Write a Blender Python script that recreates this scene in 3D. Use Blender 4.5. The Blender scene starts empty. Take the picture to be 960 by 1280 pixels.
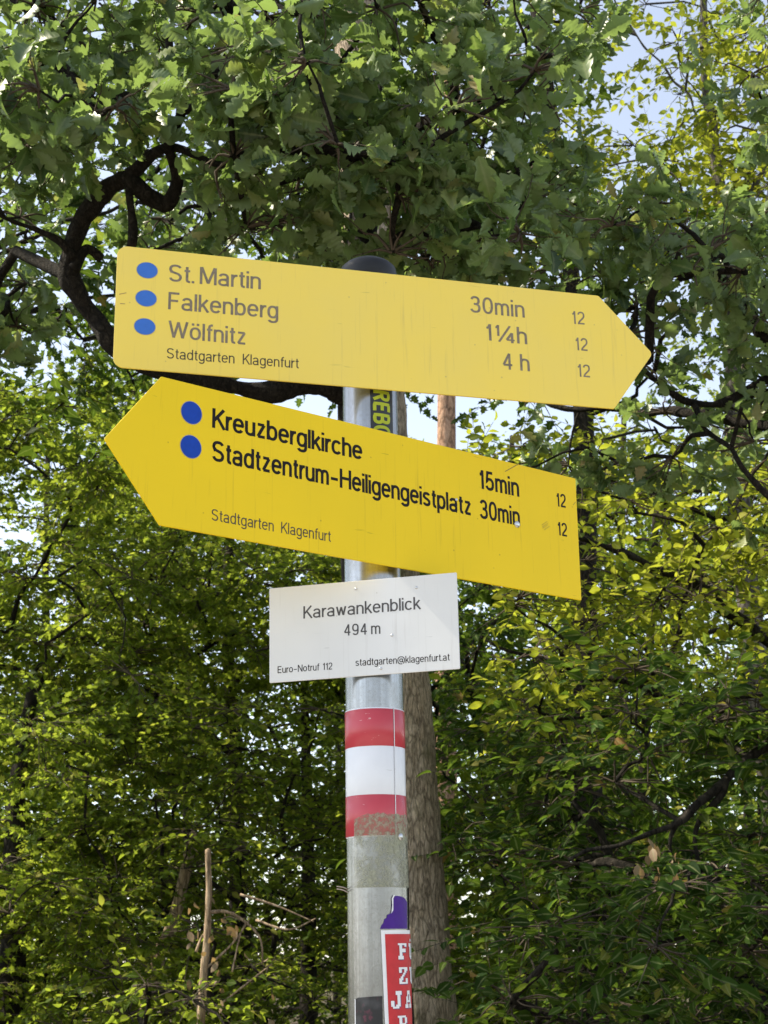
import bpy, bmesh, math, random
import numpy as np
from mathutils import Vector, Matrix, noise

R = math.radians
SC = bpy.context.scene
COL = SC.collection

# ------------------------------------------------------------------ camera, sky, sun, exposure
F, PITCH, ROLL, EYE = 1740.0, R(17.6), R(1.0), Vector((0, 0, 1.6))
fw = Vector((0, math.cos(PITCH), math.sin(PITCH)))
r0 = Vector((1, 0, 0)); u0 = Vector((0, -math.sin(PITCH), math.cos(PITCH)))
CR = r0 * math.cos(ROLL) - u0 * math.sin(ROLL)
CU = u0 * math.cos(ROLL) + r0 * math.sin(ROLL)
cd = bpy.data.cameras.new('camera'); cam = bpy.data.objects.new('camera', cd); COL.objects.link(cam)
cd.sensor_fit = 'VERTICAL'; cd.sensor_height = 24; cd.lens = F / 1280 * 24
cd.clip_start = 0.05; cd.clip_end = 2000
m = Matrix.Identity(4)
for i in range(3):
    m[i][0], m[i][1], m[i][2], m[i][3] = CR[i], CU[i], -fw[i], EYE[i]
cam.matrix_world = m
SC.camera = cam
cd.dof.use_dof = True; cd.dof.focus_distance = 1.95; cd.dof.aperture_fstop = 15.0

SUN_AZ, SUN_EL = R(-86), R(47)          # from the left, just grazing past the sign faces
to_sun = Vector((math.sin(SUN_AZ) * math.cos(SUN_EL), math.cos(SUN_AZ) * math.cos(SUN_EL), math.sin(SUN_EL)))
w = bpy.data.worlds.new('World'); SC.world = w; w.use_nodes = True
nt = w.node_tree; nt.nodes.clear()
sky = nt.nodes.new('ShaderNodeTexSky'); sky.sky_type = 'NISHITA'; sky.sun_disc = False
sky.sun_elevation = SUN_EL
sky.sun_rotation = math.atan2(to_sun.x, to_sun.y)
sky.dust_density = 0.4; sky.air_density = 1.0
bg = nt.nodes.new('ShaderNodeBackground'); bg.inputs[1].default_value = 0.15
wo = nt.nodes.new('ShaderNodeOutputWorld')
hs = nt.nodes.new('ShaderNodeHueSaturation'); hs.inputs['Saturation'].default_value = 0.55   # sky colour muted so its fill light stays neutral
nt.links.new(sky.outputs[0], hs.inputs['Color']); nt.links.new(hs.outputs[0], bg.inputs[0]); nt.links.new(bg.outputs[0], wo.inputs[0])
sd = bpy.data.lights.new('sun', 'SUN'); sd.energy = 5.0; sd.angle = R(0.6); sd.color = (1.0, 0.91, 0.74)
so = bpy.data.objects.new('sun', sd); COL.objects.link(so)
so.rotation_euler = to_sun.to_track_quat('Z', 'Y').to_euler()
SC.view_settings.view_transform = 'Standard'; SC.view_settings.look = 'None'
SC.view_settings.gamma = 1; SC.view_settings.exposure = 1.08
SC.render.engine = 'CYCLES'
SC.cycles.max_bounces = 8; SC.cycles.transparent_max_bounces = 8
SC.cycles.use_denoising = True

rng = np.random.default_rng(11)
random.seed(5)

# ------------------------------------------------------------------ measuring helpers
def ray(px, py):
    return fw + CR * ((px - 480) / F) + CU * ((640 - py) / F)
def at(px, py, Y):
    d = ray(px, py); return EYE + d * (Y / d.y)
def on_plane(px, py, p, n):
    d = ray(px, py); return EYE + d * ((p - EYE).dot(n) / d.dot(n))

# ------------------------------------------------------------------ materials
def new_mat(name):
    mt = bpy.data.materials.new(name); mt.use_nodes = True
    t = mt.node_tree; t.nodes.clear()
    out = t.nodes.new('ShaderNodeOutputMaterial')
    return mt, t, out
def N(t, typ, **kw):
    n = t.nodes.new(typ)
    for k, v in kw.items(): setattr(n, k, v)
    return n
def ramp(t, fac, stops, interp='LINEAR'):
    r = N(t, 'ShaderNodeValToRGB'); r.color_ramp.interpolation = interp
    els = r.color_ramp.elements
    while len(els) < len(stops): els.new(0.5)
    for e, (p, c) in zip(els, stops):
        e.position = p; e.color = (*c, 1) if len(c) == 3 else c
    t.links.new(fac, r.inputs[0]); return r.outputs[0]
def noise_tex(t, scale, detail=4, rough=0.6, vec=None, dist=0.0):
    n = N(t, 'ShaderNodeTexNoise'); n.inputs['Scale'].default_value = scale
    n.inputs['Detail'].default_value = detail; n.inputs['Roughness'].default_value = rough
    n.inputs['Distortion'].default_value = dist
    if vec is not None: t.links.new(vec, n.inputs['Vector'])
    return n.outputs['Fac']
def objvec(t, scale=(1, 1, 1)):
    c = N(t, 'ShaderNodeTexCoord'); mp = N(t, 'ShaderNodeMapping')
    mp.inputs['Scale'].default_value = scale
    t.links.new(c.outputs['Object'], mp.inputs['Vector']); return mp.outputs[0]
def mixc(t, fac, a, b, mode='MIX'):
    n = N(t, 'ShaderNodeMix', data_type='RGBA', blend_type=mode)
    for sock, v in ((n.inputs[0], fac), (n.inputs[6], a), (n.inputs[7], b)):
        if hasattr(v, 'is_linked') or hasattr(v, 'links'): t.links.new(v, sock)
        elif isinstance(v, (int, float)): sock.default_value = v
        else: sock.default_value = (*v, 1)
    return n.outputs[2]
def bsdf(t, out, base=None, rough=0.5, metal=0.0, spec=0.5, height=None, bump=0.3, bdist=0.002):
    b = N(t, 'ShaderNodeBsdfPrincipled')
    if base is not None:
        if isinstance(base, tuple): b.inputs['Base Color'].default_value = (*base, 1)
        else: t.links.new(base, b.inputs['Base Color'])
    if isinstance(rough, (int, float)): b.inputs['Roughness'].default_value = rough
    else: t.links.new(rough, b.inputs['Roughness'])
    b.inputs['Metallic'].default_value = metal; b.inputs['Specular IOR Level'].default_value = spec
    if height is not None:
        bp = N(t, 'ShaderNodeBump'); bp.inputs['Strength'].default_value = bump; bp.inputs['Distance'].default_value = bdist
        t.links.new(height, bp.inputs['Height']); t.links.new(bp.outputs[0], b.inputs['Normal'])
    t.links.new(b.outputs[0], out.inputs[0]); return b

def leaf_mat(name, stops, trans=(0.30, 0.42, 0.06), tfac=0.4, rough=0.42, under=None, spec=0.5):
    mt, t, out = new_mat(name)
    g = N(t, 'ShaderNodeNewGeometry')
    col = ramp(t, g.outputs['Random Per Island'], stops)
    nz = noise_tex(t, 60, 3)
    rb_ = N(t, 'ShaderNodeAttribute'); rb_.attribute_name = 'rib'
    col = mixc(t, 0.35, col, ramp(t, nz, [(0.3, (0.55, 0.55, 0.5)), (0.7, (1.3, 1.3, 1.2))]), 'MULTIPLY')
    col = mixc(t, ramp(t, rb_.outputs['Fac'], [(.78, (0, 0, 0)), (.97, (.45, .45, .45))]), col, (.24, .27, .12))
    if under is not None: col = mixc(t, g.outputs['Backfacing'], col, under)
    b = N(t, 'ShaderNodeBsdfPrincipled'); t.links.new(col, b.inputs['Base Color'])
    b.inputs['Roughness'].default_value = rough; b.inputs['Specular IOR Level'].default_value = spec
    tr = N(t, 'ShaderNodeBsdfTranslucent')
    t.links.new(mixc(t, 0.55, mixc(t, 1.0, col, (2.2, 2.2, 1.4), 'MULTIPLY'), trans), tr.inputs[0])
    mx = N(t, 'ShaderNodeMixShader'); mx.inputs[0].default_value = tfac
    t.links.new(b.outputs[0], mx.inputs[1]); t.links.new(tr.outputs[0], mx.inputs[2])
    t.links.new(mx.outputs[0], out.inputs[0]); return mt

def bark_mat(name, dark, mid, light, scale=(40, 40, 7), bump=0.8, moss=None):
    mt, t, out = new_mat(name)
    v = objvec(t, scale)
    n0 = N(t, 'ShaderNodeTexNoise'); n0.inputs['Scale'].default_value = 0.5; n0.inputs['Detail'].default_value = 3; t.links.new(v, n0.inputs['Vector'])
    wv = N(t, 'ShaderNodeVectorMath', operation='MULTIPLY_ADD'); wv.inputs[1].default_value = (2.4, 2.4, 2.4)
    t.links.new(n0.outputs['Color'], wv.inputs[0]); t.links.new(v, wv.inputs[2]); v2 = wv.outputs[0]
    n1 = noise_tex(t, 0.9, 7, 0.7, v2, 0.4); n3 = noise_tex(t, 3.0, 6, 0.75, v)
    vo = N(t, 'ShaderNodeTexVoronoi', feature='DISTANCE_TO_EDGE'); vo.inputs['Scale'].default_value = 0.75
    t.links.new(v2, vo.inputs['Vector'])
    cr = ramp(t, vo.outputs['Distance'], [(0.0, (0, 0, 0)), (0.16, (1, 1, 1))])
    cr = mixc(t, 0.45, cr, ramp(t, n3, [(.38, (0, 0, 0)), (.58, (1, 1, 1))]))
    col = ramp(t, n1, [(0.3, dark), (0.5, mid), (0.72, light)])
    col = mixc(t, 0.95, col, mixc(t, cr, (0.22, 0.21, 0.19), (1.3, 1.3, 1.3)), 'MULTIPLY')
    big = noise_tex(t, 2.2, 4, .6, objvec(t)); col = mixc(t, .5, col, ramp(t, big, [(.35, (.6, .58, .55)), (.65, (1.25, 1.2, 1.1))]), 'MULTIPLY')
    if moss is not None:
        mm = ramp(t, noise_tex(t, 5, 5, 0.6, objvec(t)), [(0.55, (0, 0, 0)), (0.70, (.8, .8, .8))])
        col = mixc(t, mm, col, moss)
    h = mixc(t, 0.6, n1, cr)
    bsdf(t, out, col, 0.9, 0, 0.2, h, bump, 0.022); return mt

def plain(name, c, rough=0.5, metal=0, spec=0.5, vary=0.15, scale=90):
    mt, t, out = new_mat(name)
    nz = noise_tex(t, scale, 4, 0.6, objvec(t))
    lo = tuple(x * (1 - vary) for x in c); hi = tuple(min(1, x * (1 + vary)) for x in c)
    bsdf(t, out, ramp(t, nz, [(0.3, lo), (0.7, hi)]), rough, metal, spec, nz, 0.05, 0.0005); return mt

def sign_paint(name, base, worn, grime, rough, scr=0.5, spec=0.5):
    mt, t, out = new_mat(name)
    big = noise_tex(t, 7, 4, 0.55, objvec(t)); fine = noise_tex(t, 160, 4, 0.6, objvec(t))
    col = mixc(t, ramp(t, big, [(0.35, (0, 0, 0)), (0.7, (1, 1, 1))]), base, worn)
    # run-down streaks and short scuffs
    st = noise_tex(t, 1, 4, 0.7, objvec(t, (150, 150, 5)))
    col = mixc(t, ramp(t, st, [(0.58, (0, 0, 0)), (0.78, (0.36, 0.36, 0.36))]), col, grime)
    sc = noise_tex(t, 1, 2, 0.5, objvec(t, (22, 22, 260)), 1.0)
    msk = noise_tex(t, 11, 2, 0.5, objvec(t))
    s2 = N(t, 'ShaderNodeMath', operation='MULTIPLY')
    t.links.new(ramp(t, sc, [(0.70, (0, 0, 0)), (0.74, (scr, scr, scr))]), s2.inputs[0])
    t.links.new(ramp(t, msk, [(0.56, (0, 0, 0)), (0.62, (1, 1, 1))]), s2.inputs[1])
    col = mixc(t, s2.outputs[0], col, tuple(x * 0.35 for x in base))
    sp = N(t, 'ShaderNodeTexVoronoi'); sp.inputs['Scale'].default_value = 38
    t.links.new(objvec(t), sp.inputs['Vector'])
    col = mixc(t, ramp(t, sp.outputs['Distance'], [(0.03, (0.55, 0.55, 0.55)), (0.06, (0, 0, 0))]), col, grime)
    rg = N(t, 'ShaderNodeMapRange'); t.links.new(big, rg.inputs[0]); rg.inputs[3].default_value = rough - 0.06; rg.inputs[4].default_value = rough + 0.1
    bsdf(t, out, col, rg.outputs[0], 0, spec, big, 0.12, 0.004); return mt

M = {}
M['oak_leaf'] = leaf_mat('oak_leaf', [(0, (0.020, 0.048, 0.012)), (0.3, (0.068, 0.112, 0.032)), (0.7, (0.150, 0.200, 0.058)), (0.92, (0.24, 0.275, 0.095)), (1, (0.28, 0.22, 0.10))],
                         (0.24, 0.36, 0.07), 0.38, 0.40, (0.15, 0.21, 0.085), .5)
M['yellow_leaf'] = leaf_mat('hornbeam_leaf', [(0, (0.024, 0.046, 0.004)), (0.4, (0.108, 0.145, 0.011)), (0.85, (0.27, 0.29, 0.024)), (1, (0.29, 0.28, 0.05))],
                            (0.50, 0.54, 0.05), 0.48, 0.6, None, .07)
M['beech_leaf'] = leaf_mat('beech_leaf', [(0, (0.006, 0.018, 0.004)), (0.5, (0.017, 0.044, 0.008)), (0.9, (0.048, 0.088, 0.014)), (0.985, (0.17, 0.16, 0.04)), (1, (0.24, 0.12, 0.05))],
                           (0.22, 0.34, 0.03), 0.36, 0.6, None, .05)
M['maple_leaf'] = leaf_mat('maple_leaf', [(0, (0.009, 0.021, 0.003)), (0.45, (0.038, 0.074, 0.008)), (0.85, (0.140, 0.195, 0.018)), (1, (0.25, 0.23, 0.05))],
                           (0.46, 0.56, 0.05), 0.5, 0.6, None, .05)
M['far_leaf'] = leaf_mat('far_leaf', [(0, (0.020, 0.038, 0.006)), (0.5, (0.055, 0.08, 0.010)), (1, (0.16, 0.17, 0.03))],
                         (0.36, 0.42, 0.05), 0.4, 0.6, None, .05)
M['dry_leaf'] = leaf_mat('dry_leaf', [(0, (0.14, 0.085, 0.045)), (1, (0.30, 0.21, 0.12))], (0.3, 0.18, 0.08), 0.3, 0.6)
M['oak_bark'] = bark_mat('oak_bark', (0.010, 0.008, 0.007), (0.022, 0.018, 0.014), (0.055, 0.047, 0.038), (60, 60, 40))
M['tree_bark'] = bark_mat('trunk_bark', (0.30, 0.235, 0.17), (0.58, 0.47, 0.35), (0.74, 0.63, 0.50), (62, 62, 15), 1.0, (0.15, 0.14, 0.06))
M['pine_bark'] = bark_mat('pine_bark', (0.20, 0.11, 0.07), (0.38, 0.23, 0.15), (0.52, 0.36, 0.26), (14, 14, 5), 0.6)
M['dark_bark'] = bark_mat('dark_bark', (0.012, 0.010, 0.008), (0.026, 0.022, 0.017), (0.055, 0.048, 0.038), (30, 30, 9))
M['grey_bark'] = bark_mat('grey_bark', (0.05, 0.045, 0.04), (0.13, 0.12, 0.105), (0.22, 0.205, 0.18), (30, 30, 9))
M['dead_wood'] = bark_mat('dead_wood', (0.20, 0.14, 0.09), (0.36, 0.27, 0.18), (0.5, 0.40, 0.28), (50, 50, 8), 0.4)
M['twig'] = plain('twig_bark', (0.075, 0.058, 0.042), 0.85, 0, 0.2, 0.4, 30)

# ------------------------------------------------------------------ mesh builders
class MB:
    """collects verts / faces as arrays; one material index per face"""
    def __init__(s): s.v = []; s.q = []; s.t = []; s.a = []; s.n = 0
    def add(s, v, quads=None, tris=None, mat=0, rib=None):
        s.a.append(np.zeros(len(v)) if rib is None else rib)
        if quads is not None and len(quads): s.q.append((np.asarray(quads) + s.n, mat))
        if tris is not None and len(tris): s.t.append((np.asarray(tris) + s.n, mat))
        s.v.append(np.asarray(v, dtype=np.float64)); s.n += len(v)
    def absorb(s, o, dm):
        s.q += [(f + s.n, m_ + dm) for f, m_ in o.q]; s.t += [(f + s.n, m_ + dm) for f, m_ in o.t]; s.v += o.v; s.a += o.a; s.n += o.n
    def stamp(s, tmpl, mats, mat=0):
        """copies of a template at N 4x4 transforms"""
        V, Q = tmpl; n = len(mats)
        if n == 0: return
        W = np.einsum('nij,vj->nvi', mats[:, :3, :3], V) + mats[:, None, :3, 3]
        Qs = (Q[None] + (np.arange(n) * len(V))[:, None, None]).reshape(-1, 4)
        s.add(W.reshape(-1, 3), quads=Qs, mat=mat, rib=np.tile((np.arange(len(V)) % 3 == 1) * 1.0, n))
    def mesh(s, name, mats, smooth=True, origin=None):
        me = bpy.data.meshes.new(name)
        v = np.concatenate(s.v) if s.v else np.zeros((0, 3))
        if origin is not None: v = v - np.asarray(origin)
        loops, starts, mi = [], [], []; pos = 0
        for lst, k in ((s.q, 4), (s.t, 3)):
            for f, m_ in lst:
                loops.append(f.reshape(-1)); starts.append(pos + np.arange(len(f)) * k)
                mi.append(np.full(len(f), m_)); pos += f.size
        me.vertices.add(len(v)); me.vertices.foreach_set('co', v.astype(np.float32).ravel())
        L = np.concatenate(loops); S = np.concatenate(starts); MI = np.concatenate(mi)
        me.loops.add(len(L)); me.loops.foreach_set('vertex_index', L.astype(np.int32))
        me.polygons.add(len(S)); me.polygons.foreach_set('loop_start', S.astype(np.int32))
        me.polygons.foreach_set('material_index', MI.astype(np.int32))
        me.polygons.foreach_set('use_smooth', np.full(len(S), smooth))
        for m_ in mats: me.materials.append(m_)
        at_ = me.attributes.new('rib', 'FLOAT', 'POINT'); at_.data.foreach_set('value', np.concatenate(s.a).astype(np.float32))
        me.update(calc_edges=True); me.validate(); return me

def link(name, me, parent=None, loc=None):
    o = bpy.data.objects.new(name, me); COL.objects.link(o)
    if parent is not None: o.parent = parent
    if loc is not None: o.location = loc
    return o
def tag(o, label=None, cat=None, group=None, kind=None):
    for k, v in (('label', label), ('category', cat), ('group', group), ('kind', kind)):
        if v: o[k] = v
    return o
def thing(name, label, cat, loc=(0, 0, 0), group=None):
    o = bpy.data.objects.new(name, None); COL.objects.link(o); o.location = loc; o.empty_display_size = 0.1
    return tag(o, label, cat, group)

def smooth_path(pts, n):
    """Catmull-Rom through points"""
    P = [np.asarray(p, float) for p in pts]
    P = [2 * P[0] - P[1]] + P + [2 * P[-1] - P[-2]]
    out = []; segs = len(P) - 3
    for i in range(n):
        u = i / (n - 1) * segs; k = min(int(u), segs - 1); f = u - k
        a, b, c, d = P[k:k + 4]
        out.append(0.5 * (2 * b + (c - a) * f + (2 * a - 5 * b + 4 * c - d) * f * f + (3 * b - a - 3 * c + d) * f ** 3))
    return np.array(out)

def tube(mb, P, rad, sides=6, mat=0, rough=0.0, freq=8.0, cap=True):
    P = np.asarray(P, float); n = len(P); rad = np.broadcast_to(np.asarray(rad, float), (n,))
    T = np.gradient(P, axis=0); T /= np.linalg.norm(T, axis=1)[:, None] + 1e-12
    ref = np.array([0.31, 0.95, 0.05]) if abs(T[0][2]) > 0.6 else np.array([0, 0, 1.0])
    V = []
    for i in range(n):
        a = np.cross(T[i], ref); a /= np.linalg.norm(a) + 1e-12; b = np.cross(T[i], a)
        for k in range(sides):
            th = 2 * math.pi * k / sides
            dr = a * math.cos(th) + b * math.sin(th); r = rad[i]
            if rough:
                q = P[i] + dr * r
                r *= 1 + rough * (noise.noise(Vector(q) * freq) + 0.6 * noise.noise(Vector((q[0] * freq * 4, q[1] * freq * 4, q[2] * freq))))
            V.append(P[i] + dr * r)
    Q = [[i * sides + k, i * sides + (k + 1) % sides, (i + 1) * sides + (k + 1) % sides, (i + 1) * sides + k] for i in range(n - 1) for k in range(sides)]
    tris = []
    if cap:
        V.append(P[-1] + T[-1] * rad[-1] * 0.5); V.append(P[0]); e = len(V)
        tris = [[(n - 1) * sides + k, (n - 1) * sides + (k + 1) % sides, e - 2] for k in range(sides)] + [[(k + 1) % sides, k, e - 1] for k in range(sides)]
    mb.add(V, quads=Q, tris=tris, mat=mat)

# ------------------------------------------------------------------ leaves and sprays
def leaf_tmpl(prof, fold=0.25, droop=0.25, wave=0.0):
    V = []; n = len(prof)
    for i, (y, wd) in enumerate(prof):
        z = -droop * y * y
        wv = wave * math.sin(i * 2.1)
        V += [(-wd, y, z + fold * wd + wv), (0, y, z), (wd, y, z + fold * wd - wv)]
    Q = []
    for i in range(n - 1):
        a = 3 * i; Q += [[a, a + 1, a + 4, a + 3], [a + 1, a + 2, a + 5, a + 4]]
    return np.array(V), np.array(Q)
OAK = []
for q_ in np.linspace(0, 1, 25):
    env = .30 * (q_ / .64) ** 1.15 if q_ < .64 else .30 * math.sqrt(max(0, 1 - ((q_ - .64) / .37) ** 2))
    OAK.append((q_, .012 + env * (.46 + .54 * abs(math.sin(math.pi * 4.5 * q_)) ** .7)))
SIMPLE = [(0, .012), (.10, .02), (.25, .19), (.5, .27), (.75, .19), (.92, .07), (1, .006)]
MAPLE = [(0, .01), (.16, .015), (.20, .34), (.38, .22), (.50, .46), (.62, .2), (.78, .24), (.86, .08), (1, .006)]
FAR = [(0, .02), (.45, .28), (1, .02)]
oak_t = [leaf_tmpl(OAK, f, d, wv) for f, d, wv in ((.45, .45, .03), (.15, .25, .05), (.8, .7, .02), (-.3, .5, .06), (.3, -.35, .04), (.6, .1, .05), (1.2, .4, .03))]
simple_t = [leaf_tmpl(SIMPLE, f, d) for f, d in ((.3, .3), (.1, .15), (.5, .45), (.2, -.1))]
maple_t = [leaf_tmpl(MAPLE, f, d) for f, d in ((.2, .3), (.05, .15), (.35, .5))]
far_t = [leaf_tmpl(FAR, .3, .3), leaf_tmpl(FAR, .1, .1)]

def basis(y, up):
    """matrices with local y along y and local z near up"""
    y = y / (np.linalg.norm(y, axis=1)[:, None] + 1e-9)
    x = np.cross(y, up); x /= np.linalg.norm(x, axis=1)[:, None] + 1e-9
    z = np.cross(x, y)
    Mx = np.zeros((len(y), 4, 4)); Mx[:, :3, 0] = x; Mx[:, :3, 1] = y; Mx[:, :3, 2] = z; Mx[:, 3, 3] = 1
    return Mx

def put_leaves(mb, pos, dirs, tmpls, size, flat, mat=0):
    """leaves at pos pointing along dirs; flat 0..1 = how level the blades lie"""
    n = len(pos)
    if n == 0: return
    up = np.tile([0, 0, 1.0], (n, 1)) * flat + rng.normal(0, 1, (n, 3)) * (1 - flat)
    Mx = basis(dirs + rng.normal(0, 0.12, (n, 3)), up)
    s = size * rng.uniform(0.5, 1.25, n)
    Mx[:, :3, :3] *= s[:, None, None]; Mx[:, :3, 3] = pos
    pick = rng.integers(0, len(tmpls), n)
    for k, tm in enumerate(tmpls): mb.stamp(tm, Mx[pick == k], mat)

KINDS = {  # leaves per twig group, leaf length, how flat, way of sitting
    'oak': dict(t=oak_t, size=0.078, flat=0.42, twig=0.24, nl=8, mode='tuft', th=0.0022),
    'hornbeam': dict(t=simple_t, size=0.070, flat=0.60, twig=0.36, nl=9, mode='spray', th=0.0018),
    'beech': dict(t=simple_t, size=0.075, flat=0.60, twig=0.38, nl=9, mode='spray', th=0.0018),
    'maple': dict(t=maple_t, size=0.080, flat=0.62, twig=0.34, nl=9, mode='spray', th=0.002),
    'far': dict(t=far_t, size=0.105, flat=0.55, twig=0.7, nl=12, mode='spray', th=0.004),
}
def clump(leaf, wood, c, rad, n_twig, kind, scale=1.0, squash=0.6, lean=None, twigs=True):
    """a bough end: twigs fan out from c, each carrying leaves (leaf: crown mesh, wood: branch mesh)"""
    K = KINDS[kind]; c = np.asarray(c, float)
    dirs = rng.normal(0, 1, (n_twig, 3)); dirs[:, 2] *= squash
    if lean is not None: dirs += np.asarray(lean) * 0.8
    dirs /= np.linalg.norm(dirs, axis=1)[:, None]
    for d in dirs:
        L = rad * rng.uniform(0.45, 1.05)
        p0 = c + d * rng.uniform(0, 0.15) * rad
        p2 = c + d * L + np.array([0, 0, -0.10 * L]); p1 = (p0 + p2) / 2 + rng.normal(0, 0.08 * L, 3) + np.array([0, 0, 0.07 * L])
        P = smooth_path([p0, p1, p2], 5)
        if twigs: tube(wood, P, np.linspace(K['th'] * 2.2, K['th'], 5) * scale ** 0.5, 4, 1, cap=False)
        step = K['twig'] * scale * 0.42
        ns = max(1, int(L / step))
        for j in range(ns):
            f = (j + rng.uniform(0.3, 1.0)) / ns; q = P[min(4, int(f * 4.999))] * 1.0
            k = min(3, int(f * 4)); q = P[k] + (P[k + 1] - P[k]) * (f * 4 - k)
            sd_ = d + rng.normal(0, 0.55, 3) * np.array([1, 1, 0.32]); sd_ /= np.linalg.norm(sd_)
            tl = K['twig'] * scale * rng.uniform(0.6, 1.1); nl = K['nl'] + rng.integers(-2, 3)
            if K['mode'] == 'tuft':
                tl *= 0.55; e = q + sd_ * tl
                if twigs: tube(wood, [q, (q + e) / 2 + rng.normal(0, .012, 3), e], [K['th'], K['th'] * .8, K['th'] * .6], 3, 1, cap=False)
                ld = sd_ * 0.55 + rng.normal(0, 0.75, (nl, 3)); ld /= np.linalg.norm(ld, axis=1)[:, None]
                pos = e - sd_ * rng.uniform(0, 0.3, nl)[:, None] * tl
            else:
                e = q + sd_ * tl + np.array([0, 0, -0.12 * tl])
                if twigs: tube(wood, [q, (q + e) / 2, e], [K['th'] * .8, K['th'] * .7, K['th'] * .5], 3, 1, cap=False)
                fr = np.linspace(0.08, 1, nl); side = np.cross(sd_, [0, 0, 1.0]); side /= np.linalg.norm(side) + 1e-9
                sg = np.where(np.arange(nl) % 2, 1, -1)[:, None]
                pos = q + (e - q) * fr[:, None]
                ld = sd_ * 0.6 + side * sg * 0.8 + np.array([0, 0, -0.15]); ld[-1] = sd_
            put_leaves(leaf, pos, ld, K['t'], K['size'] * scale, K['flat'])

def grow(name, label, cat, base, limbs, clumps, kind, leafmat, bark, scale=1.0, n_twig=8, trunk_sides=14, thick=0.010, squash=0.5, group=None, rough=0.10, twigs=True, trunk_n=36):
    """a tree. limbs[0] = trunk (points, r0, r1), the rest = limbs drawn by hand; clumps = [(centre, radius)]"""
    base = Vector(base); root = thing(name, label, cat, base, group)
    tb = MB(); P = smooth_path(limbs[0][0], trunk_n)
    tube(tb, P, np.linspace(limbs[0][1], limbs[0][2], trunk_n), trunk_sides, 0, rough, 6)
    link('trunk', tb.mesh('trunk', [bark], origin=base), root)
    wood = MB(); leaf = MB(); nodes = [p for p in P[int(trunk_n * .25):]]
    for lp, ra, rb in limbs[1:]:
        n = 10 + 9 * len(lp); Q = smooth_path(lp, n)
        Q = Q + np.array([[noise.noise(Vector(q) * 5 + Vector((k * 7, 0, 0))) for k in range(3)] for q in Q]) * 0.042
        lm = MB(); tube(lm, Q, np.linspace(ra, rb, n) * (1 + .16 * np.array([noise.noise(Vector(q) * 9) for q in Q])), 16, 0, 0.42, 8); link('limb', lm.mesh('limb', [bark], origin=base), root)
        nodes += list(Q[3:])
    # join each bough to the nearest wood, nearest boughs first; thickness follows what it carries
    nodes = [np.asarray(p, float) for p in nodes]; n0 = len(nodes)
    par, seg = {}, []
    todo = sorted(clumps, key=lambda c: min(np.linalg.norm(np.asarray(c[0]) - p) for p in nodes[:n0:2]))
    owner = [-1] * n0
    for ci, c in enumerate(todo):
        cc = np.asarray(c[0], float); A = np.array(nodes)
        d = np.linalg.norm(A - cc, axis=1) + np.maximum(0, A[:, 2] - cc[2]) * 0.6
        k = int(np.argmin(d)); a = A[k]; L = np.linalg.norm(cc - a)
        mid = (a + cc) / 2 + rng.normal(0, 0.09 * L, 3) + np.array([0, 0, 0.06 * L]); mid2 = a * .3 + cc * .7 + rng.normal(0, 0.06 * L, 3)
        n = max(5, min(16, int(L / 0.12))); Q = smooth_path([a, mid, mid2, cc], n)
        par[ci] = owner[k]; seg.append(Q)
        nodes += list(Q[n // 3:]); owner += [ci] * (n - n // 3)
    cnt = [1] * len(seg)
    for ci in range(len(seg) - 1, -1, -1):
        if par[ci] >= 0: cnt[par[ci]] += cnt[ci]
    for ci, Q in enumerate(seg):
        r = min(thick * scale * cnt[ci] ** 0.5, .016 + .006 * scale)
        tube(wood, Q, np.linspace(r, max(0.003, r * 0.45), len(Q)), 7, 0, 0.12, 12, cap=False)
    for (c, rad) in todo: clump(leaf, wood, c, rad, n_twig, kind, scale, squash, twigs=twigs)
    leaf.absorb(wood, 1)
    link('crown', leaf.mesh('crown', [leafmat, bark, M['twig']], origin=base), root)
    return root

def scatter(x0, y0, x1, y1, n, Y0, Y1, rpx, gaps=(), gapf=0.55, clear=False):
    """bough centres spread over a stretch of the wood; gaps = openings no bough grows in"""
    out = []; tries = 0; pts = []
    dmin = 0.55 * math.sqrt((x1 - x0) * (y1 - y0) / n)
    while len(out) < n and tries < 6000:
        tries += 1; px, py = rng.uniform(x0, x1), rng.uniform(y0, y1); Y = rng.uniform(Y0, Y1)
        if any(((px - gx) / (ga + rpx * gapf)) ** 2 + ((py - gy) / (gb + rpx * gapf)) ** 2 < 1 for gx, gy, ga, gb in gaps): continue
        if py > 640 and Y < 6.9 and 380 < px < 610 + rpx * .35: continue
        if tries < 3000 and any((px - a) ** 2 + (py - b) ** 2 < dmin ** 2 for a, b in pts): continue
        pts.append((px, py)); out.append((np.array(at(px, py, Y)), rpx * rng.uniform(0.7, 1.15) * Y / F))
    return out
def ground_under(px, py, Y):
    p = at(px, py, Y); return (p.x, p.y, 0.0)

# ------------------------------------------------------------------ ground
def ground_h(x, y):
    return 0.25 * noise.noise(Vector((x * .12, y * .12, 0))) * min(1, max(0, (math.hypot(x, y + 1.5) - 6.5) / 6))
gm, gt, gout = new_mat('forest_floor')
ga = noise_tex(gt, 3, 6, 0.7, objvec(gt)); gb = noise_tex(gt, 40, 5, 0.7, objvec(gt))
gc = ramp(gt, ga, [(0.3, (0.035, 0.026, 0.016)), (0.5, (0.075, 0.055, 0.032)), (0.62, (0.055, 0.07, 0.022)), (0.8, (0.11, 0.085, 0.05))])
gc = mixc(gt, 0.5, gc, ramp(gt, gb, [(0.3, (0.4, 0.4, 0.4)), (0.7, (1.5, 1.45, 1.3))]), 'MULTIPLY')
bsdf(gt, gout, gc, 0.95, 0, 0.2, gb, 0.8, 0.03)
gmb = MB(); xs = np.concatenate([[-600, -200, -90], np.linspace(-45, 45, 61), [90, 200, 600]])
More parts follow.
